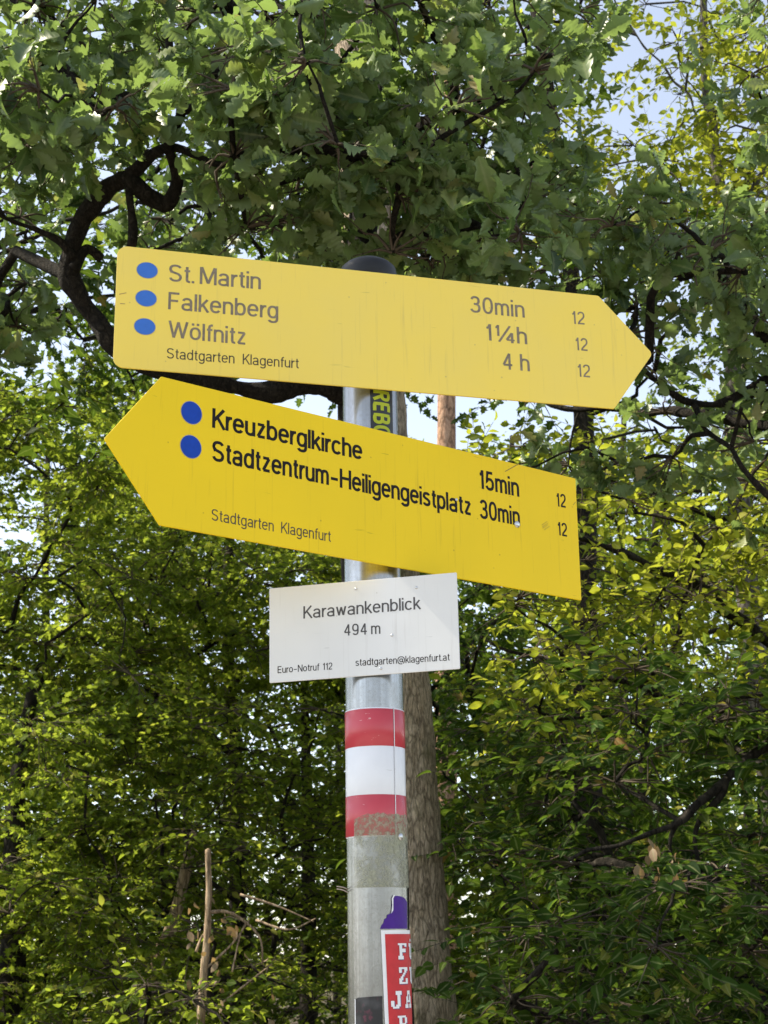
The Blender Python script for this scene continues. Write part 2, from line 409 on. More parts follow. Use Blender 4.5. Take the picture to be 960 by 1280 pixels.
gv = [(x, y + 15, ground_h(x, y + 15)) for y in xs for x in xs]; k_ = len(xs)
gmb.add(gv, quads=[[j * k_ + i, j * k_ + i + 1, (j + 1) * k_ + i + 1, (j + 1) * k_ + i] for j in range(k_ - 1) for i in range(k_ - 1)])
tag(link('ground', gmb.mesh('ground', [gm])), kind='structure', label='forest floor of soil, moss and old leaves')

pm, pt, pout = new_mat('gravel'); pa = noise_tex(pt, 60, 5, .75, objvec(pt)); pb_ = noise_tex(pt, 1.3, 4, .6, objvec(pt))
bsdf(pt, pout, mixc(pt, .5, ramp(pt, pa, [(.3, (.24, .215, .18)), (.7, (.46, .43, .38))]), ramp(pt, pb_, [(.35, (.26, .22, .17)), (.65, (.44, .41, .36))])), .95, 0, .2, pa, .6, .01)
pmb = MB(); pn = 40
pv_ = [(0.2, -1.5, .012)] + [(0.2 + 5.2 * math.cos(q) * (1 + .08 * math.sin(3 * q)), -2.0 + 5.0 * math.sin(q) * (1 + .06 * math.cos(5 * q)), ground_h(0.2 + 5.2 * math.cos(q), -2 + 5 * math.sin(q)) * 0 + .012) for q in np.linspace(0, 2 * math.pi, pn, endpoint=False)]
pmb.add(pv_, tris=[[0, 1 + i, 1 + (i + 1) % pn] for i in range(pn)])
tag(link('bounce_gravel', pmb.mesh('bounce_gravel', [pm])), kind='structure', label='unseen pale gravel clearing added to bounce light onto the signs')  # gravel out of view, added as a bounce surface for the signs
# ------------------------------------------------------------------ trees
GAPS = [(787, 112, 46, 52), (905, 92, 20, 30), (770, 60, 22, 24), (905, 262, 12, 22), (725, 285, 8, 10), (860, 430, 14, 10)]
SLOT = [(385, 492, 50, 14), (560, 515, 60, 26), (620, 545, 40, 14)]

# 1 the oak over the signs: trunk behind the post, crooked limb curling up at the left
Yo = 4.2
o_tr = [at(480, 1280, Yo), at(468, 900, Yo), at(449, 600, Yo), at(446, 480, Yo), at(452, 300, Yo), at(480, 60, Yo + .1), at(500, -250, Yo + .3)]
o_tr = [(o_tr[0].x + .03, o_tr[0].y, -0.1)] + [tuple(p) for p in o_tr]
a_ = lambda x, y, dy=0: tuple(at(x, y, Yo + dy))
oak_limbs = [(o_tr, .098, .035),
    ([a_(444, 505), a_(390, 492, -.1), a_(300, 482, -.2), a_(205, 462, -.3), a_(130, 418, -.4), a_(88, 362, -.45), a_(95, 300, -.5), a_(130, 250, -.55), a_(160, 216, -.6)], .034, .025),
    ([a_(160, 216, -.6), a_(185, 238, -.6), a_(212, 250, -.62), a_(224, 222, -.65), a_(206, 180, -.7), a_(225, 120, -.8), a_(215, 40, -.9)], .026, .010),
    ([a_(160, 216, -.6), a_(195, 190, -.65), a_(240, 195, -.7), a_(300, 205, -.8), a_(350, 195, -.9)], .020, .006),
    ([a_(165, 225, -.6), a_(162, 290, -.6), a_(158, 310, -.58), a_(150, 360, -.5)], .014, .010),
    ([a_(90, 330, -.5), a_(66, 300, -.55), a_(30, 270, -.6), a_(-40, 235, -.7)], .013, .005),
    ([a_(130, 330, -.45), a_(110, 322, -.47), a_(92, 345, -.48)], .016, .020),
    ([a_(455, 250), a_(350, 60, -.3), a_(200, -60, -.6), a_(60, -120, -.8)], .035, .012),
    ([a_(110, 130, -.8), a_(60, 78, -.8), a_(0, 84, -.8), a_(-60, 70, -.8)], .022, .016),
    ([a_(350, 60, -.3), a_(230, 110, -.5), a_(110, 130, -.8)], .018, .014),
    ([a_(470, 200), a_(560, 140, -.3), a_(640, 90, -.6), a_(700, 60, -.8)], .028, .008),
    ([a_(455, 320), a_(540, 290, -.2), a_(620, 230, -.4), a_(690, 200, -.5)], .02, .006)]
cl = scatter(-120, -130, 560, 90, 34, 3.1, 4.4, 75)
cl += scatter(-120, 60, 430, 200, 24, 2.9, 3.8, 62, [(165, 225, 25, 25)])
cl += scatter(300, 60, 690, 300, 30, 3.0, 4.2, 65, [(450, 260, 12, 40)])
cl += scatter(-120, 180, 120, 480, 13, 3.9, 4.9, 55, [(105, 330, 24, 80)])
cl += scatter(180, 230, 440, 320, 7, 4.2, 5.0, 48)
cl += scatter(480, 240, 720, 380, 10, 3.4, 4.6, 55)
cl += scatter(370, 190, 560, 320, 7, 3.2, 3.7, 48)
cl += scatter(560, -120, 760, 60, 8, 3.4, 4.4, 60)
grow('oak_tree', 'oak with crooked black limb curling up beside the upper yellow sign', 'tree', (o_tr[0][0], Yo, 0), oak_limbs, cl, 'oak', M['oak_leaf'], M['oak_bark'], 1.0, 8, 16, .006, rough=.14)

# 2 oak reaching in from the right, behind the arrow tip
b_ = lambda x, y, Y=4.3: tuple(at(x, y, Y))
tr2 = [(b_(1060, 1280)[0], 4.3, -.1), b_(1055, 900), b_(1035, 600), b_(1000, 420), b_(930, 375), b_(905, 340), b_(890, 325)]
ok2 = [([(b_(1060, 1280)[0], 4.3, -.1), b_(1055, 900), b_(1045, 600), b_(1030, 380), b_(1040, 100), b_(1050, -150)], .12, .05),
    ([b_(1035, 470), b_(970, 430), b_(925, 385), b_(905, 345), b_(886, 322, 4.2)], .030, .014),
    ([b_(915, 370), b_(922, 320), b_(950, 290), b_(1000, 230)], .012, .006),
    ([b_(1040, 500), b_(960, 478), b_(900, 500), b_(862, 500, 4.2), b_(830, 478, 4.1), b_(805, 462, 4.0)], .015, .008),
    ([b_(868, 502, 4.2), b_(895, 545, 4.1), b_(930, 590, 4.0), b_(975, 640, 4.0)], .010, .007),
    ([b_(1040, 540), b_(900, 520, 4.6), b_(800, 508, 4.9), b_(740, 512, 5.0), b_(690, 507, 5.1)], .020, .010)]
cl = scatter(740, 230, 1060, 480, 26, 3.3, 4.6, 58, GAPS)
cl += scatter(620, 480, 1040, 600, 12, 4.2, 5.6, 50, [(725, 508, 40, 6), (660, 540, 40, 20)])
cl += scatter(930, -60, 1080, 260, 9, 3.8, 4.6, 58)
grow('oak_tree', 'oak with dark forked bough reaching in behind the arrow tip of the upper sign', 'tree', (tr2[0][0], 4.3, 0), ok2, cl, 'oak', M['oak_leaf'], M['oak_bark'], 0.9, 7, 14, .006, rough=.14)

# 3 slender hornbeam with a pale stem against the sky, upper right
st = [at(880, -120, 7.5), at(880, 60, 7.5), at(888, 150, 7.5), at(905, 285, 7.5), at(918, 420, 7.5), at(930, 700, 7.5)]
tr3 = [(st[-1].x + .1, 7.5, -.1)] + [tuple(p) for p in st[::-1]]
c_ = lambda x, y, Y=7.5: tuple(at(x, y, Y))
cl = scatter(690, -150, 1100, 60, 22, 6.6, 8.6, 62, GAPS)
cl += scatter(920, 20, 1100, 300, 20, 6.4, 8.2, 62, GAPS, .4)
cl += scatter(800, 190, 960, 330, 12, 6.8, 8.2, 48, GAPS, .6)
cl += scatter(690, 60, 960, 330, 36, 6.8, 8.6, 40, GAPS, .35)
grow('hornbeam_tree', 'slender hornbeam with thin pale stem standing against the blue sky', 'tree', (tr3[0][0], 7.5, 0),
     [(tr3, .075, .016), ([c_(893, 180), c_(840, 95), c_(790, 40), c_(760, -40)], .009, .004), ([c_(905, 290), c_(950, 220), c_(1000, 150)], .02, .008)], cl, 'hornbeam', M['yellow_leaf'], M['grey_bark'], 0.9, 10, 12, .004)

# 4 straight trunk right behind the post
T = lambda x, y: at(x, y, 6.2)
tr4 = [T(521, 1280), T(507, 1050), T(495, 850), T(470, 500), T(456, 250), T(440, -100), T(420, -500), T(410, -900)]
tr4 = [(T(528, 1280).x + .05, 6.2, -.1)] + [tuple(p) for p in tr4]
root4 = thing('pine_tree', 'tall tree with straight ridged brown trunk close behind the signpost', 'tree', (tr4[0][0], 6.2, 0))
mb = MB(); P = smooth_path(tr4, 260)
tube(mb, P, np.linspace(.176, .10, 260), 72, 0, .055, 9)
link('trunk', mb.mesh('trunk', [M['tree_bark']], origin=root4.location), root4)
leaf, wood = MB(), MB()
for k in range(26):
    f = rng.uniform(.72, 1.0); p = P[int(f * 259)]; an = rng.uniform(0, 6.28); L = rng.uniform(.8, 2.2) * (1.15 - f) * 2.6
    e = p + np.array([math.cos(an) * L, math.sin(an) * L, rng.uniform(.1, .6)])
    tube(wood, smooth_path([p, (p + e) / 2 + np.array([0, 0, .1]), e], 6), np.linspace(.03, .008, 6), 6, 0)
    clump(leaf, wood, e, .55, 8, 'far', .8, .6)
leaf.absorb(wood, 1)
link('crown', leaf.mesh('crown', [M['beech_leaf'], M['tree_bark'], M['twig']], origin=root4.location), root4)

# 5 far pine, pink trunk seen between the yellow signs
Yp = 21.0; pb = at(556, 1280, Yp)
P = smooth_path([(pb.x, Yp, -.1), tuple(at(557, 900, Yp)), tuple(at(558, 520, Yp)), tuple(at(562, 250, Yp)), tuple(at(566, -100, Yp)), tuple(at(568, -350, Yp))], 60)
cl = [(P[int(rng.uniform(44, 59))] + rng.normal(0, 1, 3) * np.array([1.3, 1.3, .6]), rng.uniform(.6, 1.0)) for _ in range(18)]
grow('pine_tree', 'distant pine with pinkish bark showing in the slot between the yellow signs', 'tree', (pb.x, Yp, 0), [(list(map(tuple, P[::6])), .19, .10)], cl, 'far', M['beech_leaf'], M['pine_bark'], 1.0, 7, 20, .02)

# 6 hornbeam with yellow-green leaves at the right, lit
d_ = lambda x, y, Y=6.0: tuple(at(x, y, Y))
cl = scatter(560, 590, 1060, 760, 24, 5.2, 6.6, 72, [(640, 520, 1, 1), (905, 815, 34, 22)])
cl += scatter(540, 740, 1060, 900, 20, 5.4, 6.8, 72, [(905, 815, 30, 18)])
cl += scatter(600, 540, 1060, 640, 10, 6.2, 7.2, 52)
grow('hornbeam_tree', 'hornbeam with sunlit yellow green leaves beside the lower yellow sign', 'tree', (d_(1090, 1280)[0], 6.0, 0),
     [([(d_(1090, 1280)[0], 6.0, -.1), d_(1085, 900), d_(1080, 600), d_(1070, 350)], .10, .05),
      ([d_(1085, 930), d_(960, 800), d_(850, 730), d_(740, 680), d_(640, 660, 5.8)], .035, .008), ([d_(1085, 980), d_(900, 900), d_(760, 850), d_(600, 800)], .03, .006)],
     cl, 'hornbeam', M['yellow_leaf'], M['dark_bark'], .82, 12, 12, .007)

# 7 beech hanging low at the lower right, in shade, dark slanting bough
e_ = lambda x, y, Y=5.0: tuple(at(x, y, Y))
cl = scatter(560, 900, 1080, 1080, 30, 5.0, 7.2, 80, [(880, 990, 50, 24)])
cl += scatter(540, 1060, 1080, 1400, 50, 4.8, 7.6, 80)
cl += scatter(820, 1060, 1080, 1300, 6, 4.2, 4.8, 75)
cl += scatter(780, 830, 1060, 960, 7, 4.6, 5.4, 60)
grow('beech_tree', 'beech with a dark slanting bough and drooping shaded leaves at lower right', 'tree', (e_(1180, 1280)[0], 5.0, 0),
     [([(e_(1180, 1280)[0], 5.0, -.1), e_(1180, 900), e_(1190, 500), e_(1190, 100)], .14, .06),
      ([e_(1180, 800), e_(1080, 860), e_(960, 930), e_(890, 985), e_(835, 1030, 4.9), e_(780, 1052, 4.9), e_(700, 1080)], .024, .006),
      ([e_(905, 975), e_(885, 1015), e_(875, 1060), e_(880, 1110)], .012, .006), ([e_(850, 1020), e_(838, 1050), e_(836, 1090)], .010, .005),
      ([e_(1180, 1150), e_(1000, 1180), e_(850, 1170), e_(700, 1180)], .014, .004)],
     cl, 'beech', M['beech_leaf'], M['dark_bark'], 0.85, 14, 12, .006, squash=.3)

beech = [o for o in COL.objects if o.name.startswith('beech_tree')][-1]
lf = MB(); n = 16
pos = np.array([e_(rng.uniform(785, 850), rng.uniform(1040, 1095), rng.uniform(4.5, 4.8)) for _ in range(n)])
put_leaves(lf, pos, rng.normal(0, 1, (n, 3)) * [.4, .4, .3] + [0, 0, -1.0], simple_t, .048, .3)
link('dry_leaves', lf.mesh('dry_leaves', [M['dry_leaf']], origin=beech.location), beech)
# 8 maples on the left behind the lower sign
LG = [(30, 640, 26, 40), (345, 905, 36, 16), (180, 640, 16, 6)]
f_ = lambda x, y, Y: tuple(at(x, y, Y))
cl = scatter(-140, 480, 170, 900, 76, 7.6, 10.5, 70, LG, .3)
grow('maple_tree', 'maple with fine leafy twigs at the left edge below the oak limb', 'tree', (f_(-40, 1280, 9.5)[0], 9.5, 0),
     [([(f_(-40, 1280, 9.5)[0], 9.5, -.1), f_(-38, 900, 9.5), f_(-20, 600, 9.5), f_(-10, 400, 9.5)], .07, .03)], cl, 'maple', M['maple_leaf'], M['dark_bark'], .66, 13, 12, .009)
cl = scatter(110, 600, 470, 900, 90, 8.4, 12.0, 74, LG, .3)
cl += scatter(140, 480, 420, 640, 12, 10, 12.5, 55, SLOT + LG)
grow('maple_tree', 'broad maple filling the space below the left arrow of the lower sign', 'tree', (f_(300, 1280, 11.0)[0], 11.0, 0),
     [([(f_(300, 1280, 11.)[0], 11., -.1), f_(296, 1000, 11.), f_(285, 800, 11.), f_(290, 560, 11.)], .075, .035),
      ([f_(292, 950, 11.), f_(230, 880, 10.6), f_(180, 820, 10.4), f_(120, 770, 10.2)], .035, .01),
      ([f_(288, 860, 11.), f_(340, 800, 10.6), f_(400, 740, 10.4)], .03, .01)], cl, 'maple', M['maple_leaf'], M['dark_bark'], .70, 13, 12, .009)
# 9 young trees at the lower left
cl = scatter(-120, 880, 210, 1120, 50, 7.0, 9.6, 74)
cl += scatter(-140, 1080, 150, 1400, 46, 6.8, 9.4, 76)
grow('maple_tree', 'young maple with layered sunlit sprays in the lower left corner', 'tree', (f_(15, 1280, 8.4)[0], 8.4, 0),
     [([(f_(15, 1280, 8.4)[0], 8.4, -.1), f_(16, 1200, 8.4), f_(20, 1000, 8.4), f_(40, 860, 8.4)], .10, .03)], cl, 'maple', M['maple_leaf'], M['dark_bark'], .62, 12, 12, .008, squash=.28)
cl = scatter(150, 880, 490, 1060, 48, 7.6, 11.0, 70, LG, .3)
cl += scatter(100, 1060, 330, 1400, 46, 6.9, 10.5, 70)
cl += scatter(150, 1230, 330, 1400, 6, 6.0, 6.4, 55)
cl += scatter(300, 1060, 520, 1400, 40, 7.4, 11.4, 68)
grow('beech_tree', 'thin dark stemmed beech between the snag and the signpost', 'tree', (f_(386, 1280, 10.5)[0], 10.5, 0),
     [([(f_(386, 1280, 10.5)[0], 10.5, -.1), f_(386, 1200, 10.5), f_(385, 1050, 10.5), f_(380, 850, 10.5)], .075, .03)], cl, 'beech', M['maple_leaf'], M['dark_bark'], .70, 12, 12, .008, squash=.28)
# 10 shrub layer, right centre behind the trunk
cl = scatter(540, 880, 760, 1060, 12, 8, 10, 58)
cl += scatter(540, 1040, 1000, 1400, 44, 7.6, 10, 72)
cl += scatter(600, 560, 1040, 900, 34, 8.5, 12, 62, [(905, 815, 26, 16)], .3)
grow('maple_tree', 'dim understorey maple behind the brown trunk on the right', 'tree', (f_(800, 1280, 9.5)[0], 9.5, 0),
     [([(f_(800, 1280, 9.5)[0], 9.5, -.1), f_(802, 1100, 9.5), f_(810, 860, 9.5), f_(820, 640, 9.5)], .045, .025)], cl, 'maple', M['maple_leaf'], M['dark_bark'], 1.0, 12, 12, .009)

cl = scatter(-160, -160, 330, 260, 30, 6.4, 8.6, 66, [(235, 50, 12, 8)], .2)
cl += scatter(-160, 240, 470, 490, 44, 6.6, 9.4, 60, SLOT, .3)
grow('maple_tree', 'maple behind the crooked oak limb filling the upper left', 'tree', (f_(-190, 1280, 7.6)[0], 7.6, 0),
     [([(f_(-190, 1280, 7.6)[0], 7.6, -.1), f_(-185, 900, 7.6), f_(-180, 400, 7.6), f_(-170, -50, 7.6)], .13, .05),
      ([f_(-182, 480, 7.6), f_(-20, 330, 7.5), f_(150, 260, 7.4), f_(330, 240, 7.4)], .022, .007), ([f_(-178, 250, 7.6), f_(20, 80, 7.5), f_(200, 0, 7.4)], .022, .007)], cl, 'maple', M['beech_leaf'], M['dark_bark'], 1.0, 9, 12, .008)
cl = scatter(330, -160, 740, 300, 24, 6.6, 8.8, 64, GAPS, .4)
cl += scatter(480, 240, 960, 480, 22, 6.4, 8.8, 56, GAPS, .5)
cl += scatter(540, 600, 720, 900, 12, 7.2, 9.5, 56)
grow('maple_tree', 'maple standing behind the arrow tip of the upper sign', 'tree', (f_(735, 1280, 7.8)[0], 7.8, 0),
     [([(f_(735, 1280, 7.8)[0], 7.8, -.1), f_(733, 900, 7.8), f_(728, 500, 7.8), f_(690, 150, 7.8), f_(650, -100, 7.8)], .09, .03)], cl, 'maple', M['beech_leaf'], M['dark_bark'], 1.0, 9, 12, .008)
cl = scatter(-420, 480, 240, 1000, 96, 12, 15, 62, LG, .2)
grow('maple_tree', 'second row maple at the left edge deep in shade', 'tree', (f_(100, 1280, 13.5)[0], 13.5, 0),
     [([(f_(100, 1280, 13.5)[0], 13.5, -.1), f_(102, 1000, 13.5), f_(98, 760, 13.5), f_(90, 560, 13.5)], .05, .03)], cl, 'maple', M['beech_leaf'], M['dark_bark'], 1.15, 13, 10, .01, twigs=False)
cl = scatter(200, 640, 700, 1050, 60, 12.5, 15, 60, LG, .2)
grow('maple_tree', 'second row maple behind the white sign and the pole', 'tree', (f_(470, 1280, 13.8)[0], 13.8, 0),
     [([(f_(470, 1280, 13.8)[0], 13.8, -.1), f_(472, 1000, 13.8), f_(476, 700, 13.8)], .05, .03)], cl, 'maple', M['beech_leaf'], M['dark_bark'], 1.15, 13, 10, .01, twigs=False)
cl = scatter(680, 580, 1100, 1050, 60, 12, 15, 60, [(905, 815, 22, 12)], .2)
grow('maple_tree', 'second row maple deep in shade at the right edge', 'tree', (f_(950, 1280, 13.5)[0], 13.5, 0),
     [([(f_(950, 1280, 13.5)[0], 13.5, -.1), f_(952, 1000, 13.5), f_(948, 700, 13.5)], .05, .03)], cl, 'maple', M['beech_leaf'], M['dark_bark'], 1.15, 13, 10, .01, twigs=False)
cl = scatter(-400, 1010, 520, 1330, 84, 11.5, 14.5, 66)
grow('hazel_bush', 'dark hazel thicket low behind the snag at the left', 'bush', (f_(330, 1280, 13.)[0], 13., 0),
     [([(f_(330, 1280, 13.)[0], 13., -.1), f_(331, 1230, 13.), f_(333, 1180, 13.), f_(334, 1120, 13.)], .04, .02)], cl, 'maple', M['beech_leaf'], M['dark_bark'], 1.15, 13, 8, .01, twigs=False)
cl = scatter(520, 1010, 1080, 1330, 44, 11.5, 14.5, 66)
cl += scatter(530, 610, 600, 1010, 9, 9.5, 12, 52)
grow('hazel_bush', 'dark hazel thicket low behind the brown trunk at the right', 'bush', (f_(640, 1280, 12.5)[0], 12.5, 0),
     [([(f_(640, 1280, 12.5)[0], 12.5, -.1), f_(640, 1180, 12.5), f_(610, 1000, 12.), f_(580, 800, 11.)], .05, .02)], cl, 'maple', M['beech_leaf'], M['dark_bark'], 1.1, 13, 8, .01, twigs=False)
# 11 trees deeper in the wood
FARS = [(60, 18, 560, 40, 26), (230, 20, 520, 40, 26), (420, 24, 640, 44, 22), (640, 19, 545, 46, 24), (780, 17, 520, 46, 26), (930, 21, 420, 40, 26), (-80, 22, 420, 40, 22), (1060, 18, 420, 40, 22)]
FL = ['far tree whose crown closes the left edge under the maple', 'far tree glimpsed beneath the left arrow of the lower sign', 'far tree glimpsed left of the pole under the signs',
      'far sunlit tree right of the pink pine trunk', 'far sunlit tree below the tip of the upper sign', 'far tall tree behind the slender hornbeam',
      'far tall tree behind the crooked oak limb', 'far tree at the right edge behind the hornbeam leaves']
for (px, Y, top, rp, n), lb in zip(FARS, FL):
    cl = scatter(px - 110, top, px + 110, 1260, n, Y - 1.2, Y + 1.6, rp + 20, SLOT + [(905, 815, 24, 14), (345, 900, 40, 18), (30, 640, 30, 40)], .3)
    x = at(px, 1280, Y).x
    grow('broadleaf_tree', lb, 'tree', (x, Y, 0), [([(x, Y, -.1), tuple(at(px + 4, 1000, Y)), tuple(at(px - 3, 750, Y)), tuple(at(px, top, Y))], .075, .035)],
         cl, 'far', M['far_leaf'], M['dark_bark'], 1.0, 9, 10, .014, group=None, twigs=False)
SHADE_TREES = [(-4.4, 2.1, 5.6, .75, 16, 'slim unseen tree added left of the clearing to shade the signpost'), (-8.5, 5.5, 6.0, 1.6, 20, 'tall unseen tree added left of the view to shade the undergrowth'), (-9.5, 9.5, 6.0, 1.8, 20, 'tall unseen shade tree added far left beyond the maples'), (-3.0, 5.2, 3.9, .9, 20, 'leaning unseen tree added beside the oak to shade the beech')]  # trees added outside the view to cast shade on post and undergrowth
for x, y, zc, rr_, n, lb in SHADE_TREES:
    cl = [(np.array([x, y, zc + 1.3]) + rng.normal(0, .55, 3) * rr_ * np.array([1, 1, .9]), rng.uniform(.5, .8)) for _ in range(n)]
    grow('broadleaf_tree', lb, 'tree', (x, y, 0), [([(x, y, -.1), (x + .05, y, 2), (x - .05, y + .05, 4), (x, y, zc + 2)], .13, .04)], cl, 'far', M['beech_leaf'], M['dark_bark'], .9, 9, 10, .012, twigs=False)
# 12 the far wood, one mass
leaf, wood = MB(), MB()
for k in range(380):
    x = rng.uniform(-17, 17); y = rng.uniform(27, 38); z = rng.uniform(0.5, 7.0)
    clump(leaf, wood, (x, y, z), rng.uniform(1.2, 1.9), 9, 'far', 1.9, .7, twigs=False)
for k in range(420):
    an = rng.uniform(R(14), R(75)) * (1 if k % 2 else -1); rd = rng.uniform(20, 34)
    clump(leaf, wood, (rd * math.sin(an), rd * math.cos(an), rng.uniform(.5, 8.5)), rng.uniform(1.2, 1.9), 8, 'far', 1.9, .7, twigs=False)
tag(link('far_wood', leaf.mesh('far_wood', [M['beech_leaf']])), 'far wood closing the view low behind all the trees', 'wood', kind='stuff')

# 13 dead snag, leaning stub, dead branch
g_ = lambda x, y, Y=6.6: tuple(at(x, y, Y))
bs = g_(250, 1280)
sn = thing('dead_tree', 'bleached broken snag standing among the lower left leaves', 'dead tree', (bs[0], 6.6, 0))
mb = MB(); P = smooth_path([(bs[0] - .05, 6.6, -.1), g_(252, 1260), g_(258, 1180), g_(261, 1120), g_(260, 1062)], 50)
tube(mb, P, np.linspace(.020, .013, 50), 14, 0, .2, 12); link('trunk', mb.mesh('trunk', [M['dead_wood']], origin=sn.location), sn)
mb = MB()
for pts, ra, rb in (([g_(262, 1140), g_(285, 1140), g_(310, 1155), g_(326, 1175), g_(328, 1205)], .010, .004), ([g_(300, 1118, 6.5), g_(345, 1132, 6.5), g_(392, 1152, 6.5)], .007, .003),
                    ([g_(320, 1150, 6.55), g_(360, 1162, 6.5), g_(395, 1148, 6.5)], .006, .003), ([g_(258, 1210), g_(290, 1180), g_(312, 1150)], .006, .003),
                    ([g_(260, 1268), g_(295, 1240), g_(340, 1205)], .006, .003), ([g_(245, 1190), g_(252, 1172), g_(258, 1165)], .007, .005), ([g_(290, 1215), g_(300, 1170), g_(308, 1152)], .005, .003)):
    tube(mb, smooth_path(pts, 14), np.linspace(ra, rb, 14), 6, 0, .2, 20)
link('branch', mb.mesh('branch', [M['dead_wood']], origin=sn.location), sn)
lf = MB(); n = 26
pos = np.array([g_(rng.uniform(235, 340), rng.uniform(1120, 1275), rng.uniform(6.4, 6.7)) for _ in range(n)])
put_leaves(lf, pos, rng.normal(0, 1, (n, 3)) * [.5, .5, .4] + [0, 0, -.8], simple_t, .06, .3)
link('dry_leaves', lf.mesh('dry_leaves', [M['dry_leaf']], origin=sn.location), sn)
bs = g_(190, 1280, 8.2)
mb = MB(); P = smooth_path([(bs[0] - .3, 8.2, -.1), g_(190, 1230, 8.2), g_(212, 1165, 8.2), g_(232, 1090, 8.2), g_(240, 1040, 8.2)], 40)
tube(mb, P, np.linspace(.045, .028, 40), 12, 0, .18, 10)
lt = thing('dead_tree', 'leaning pale dead stem left of the snag', 'dead tree', (bs[0] - .3, 8.2, 0))
link('trunk', mb.mesh('trunk', [M['dead_wood']], origin=lt.location), lt)

# ------------------------------------------------------------------ the signpost
pc = at(468, 870, 1.80); PX, PY = pc.x, 1.80
PR = 0.0378
ZT = at(459, 331, PY - PR).z + .006                       # top of the tube
def pole_hit(px, py, r=PR):
    d = ray(px, py); ox, oy = EYE.x - PX, EYE.y - PY
    a = d.x ** 2 + d.y ** 2; b = 2 * (ox * d.x + oy * d.y); c = ox * ox + oy * oy - r * r
    q = b * b - 4 * a * c
    t_ = (-b - math.sqrt(max(q, 0))) / (2 * a); p = EYE + d * t_
    return math.atan2(p.x - PX, -(p.y - PY)), p.z   # angle from the side facing the camera, height

mt, t, out = new_mat('galvanised_tube')
v1 = objvec(t, (160, 160, 2.5)); s1 = noise_tex(t, 1, 5, 0.7, v1); s2 = noise_tex(t, 24, 5, 0.65, objvec(t)); s3 = noise_tex(t, 260, 3, 0.6, objvec(t))
col = ramp(t, s1, [(0.3, (0.25, 0.252, 0.255)), (0.7, (0.43, 0.432, 0.435))])
col = mixc(t, ramp(t, s2, [(0.42, (0, 0, 0)), (0.70, (0.8, 0.8, 0.8))]), col, (0.26, 0.255, 0.24))
col = mixc(t, ramp(t, s3, [(0.5, (0, 0, 0)), (0.72, (0.5, 0.5, 0.5))]), col, (0.22, 0.21, 0.19))
rr = N(t, 'ShaderNodeMapRange'); t.links.new(s2, rr.inputs[0]); rr.inputs[3].default_value = 0.15; rr.inputs[4].default_value = 0.34
bsdf(t, out, col, rr.outputs[0], 0.88, 0.5, s1, 0.12, 0.0006); M['tube'] = mt
M['cap'] = plain('black_plastic', (0.012, 0.012, 0.013), 0.42, 0, 0.3)
def tape_mat(name, c, scratch):
    mt, t, out = new_mat(name)
    a = noise_tex(t, 1, 3, 0.6, objvec(t, (70, 70, 400)), 1.5); b_n = noise_tex(t, 45, 3, 0.6, objvec(t))
    mk = N(t, 'ShaderNodeMath', operation='MULTIPLY')
    t.links.new(ramp(t, a, [(0.66, (0, 0, 0)), (0.7, (1, 1, 1))]), mk.inputs[0]); t.links.new(ramp(t, b_n, [(0.58, (0, 0, 0)), (0.64, (1, 1, 1))]), mk.inputs[1])
    col = mixc(t, noise_tex(t, 14, 4, .6, objvec(t)), tuple(x * .85 for x in c), tuple(min(1, x * 1.12) for x in c))
    col = mixc(t, mk.outputs[0], col, scratch)
    bsdf(t, out, col, 0.28, 0, 0.5, b_n, 0.05, 0.0006); return mt
M['red_tape'] = tape_mat('red_tape', (0.50, 0.050, 0.070), (0.75, 0.6, 0.58))
M['white_tape'] = tape_mat('white_tape', (0.74, 0.75, 0.78), (0.55, 0.55, 0.54))

post = thing('signpost', 'galvanised steel signpost with red and white bands carrying the signs', 'signpost', (PX, PY, 0))
def lathe(name, prof, mat, sides=96, parent=None, a0=0, a1=2 * math.pi):
    mb = MB(); n = len(prof); full = abs(a1 - a0 - 2 * math.pi) < 1e-6; c = sides + (0 if full else 1)
    V = []
    for r, z in prof:
        for k in range(c):
            th = a0 + (a1 - a0) * k / sides; V.append((r * math.sin(th), -r * math.cos(th), z))
    Q = [[i * c + k, i * c + (k + 1) % c, (i + 1) * c + (k + 1) % c, (i + 1) * c + k] for i in range(n - 1) for k in range(sides)]
    mb.add(V, quads=Q); return link(name, mb.mesh(name, [mat]), parent)
lathe('pole', [(PR - .003, ZT), (PR - .0004, ZT), (PR, ZT - .001)] + [(PR, z) for z in np.linspace(ZT - .02, 0, 40)], M['tube'], parent=post)
lathe('cap', [(PR + .0022, ZT - .022), (PR + .0032, ZT - .020), (PR + .0034, ZT - .004), (PR + .002, ZT + .004), (.034, ZT + .010), (.026, ZT + .015), (.015, ZT + .018), (.0005, ZT + .019)], M['cap'], parent=post)
lathe('footing', [(0.001, .06), (.13, .05), (.16, .03), (.17, -.2)], plain('concrete', (0.3, 0.29, 0.27), 0.9, 0, 0.3, 0.3, 40), 40, post)

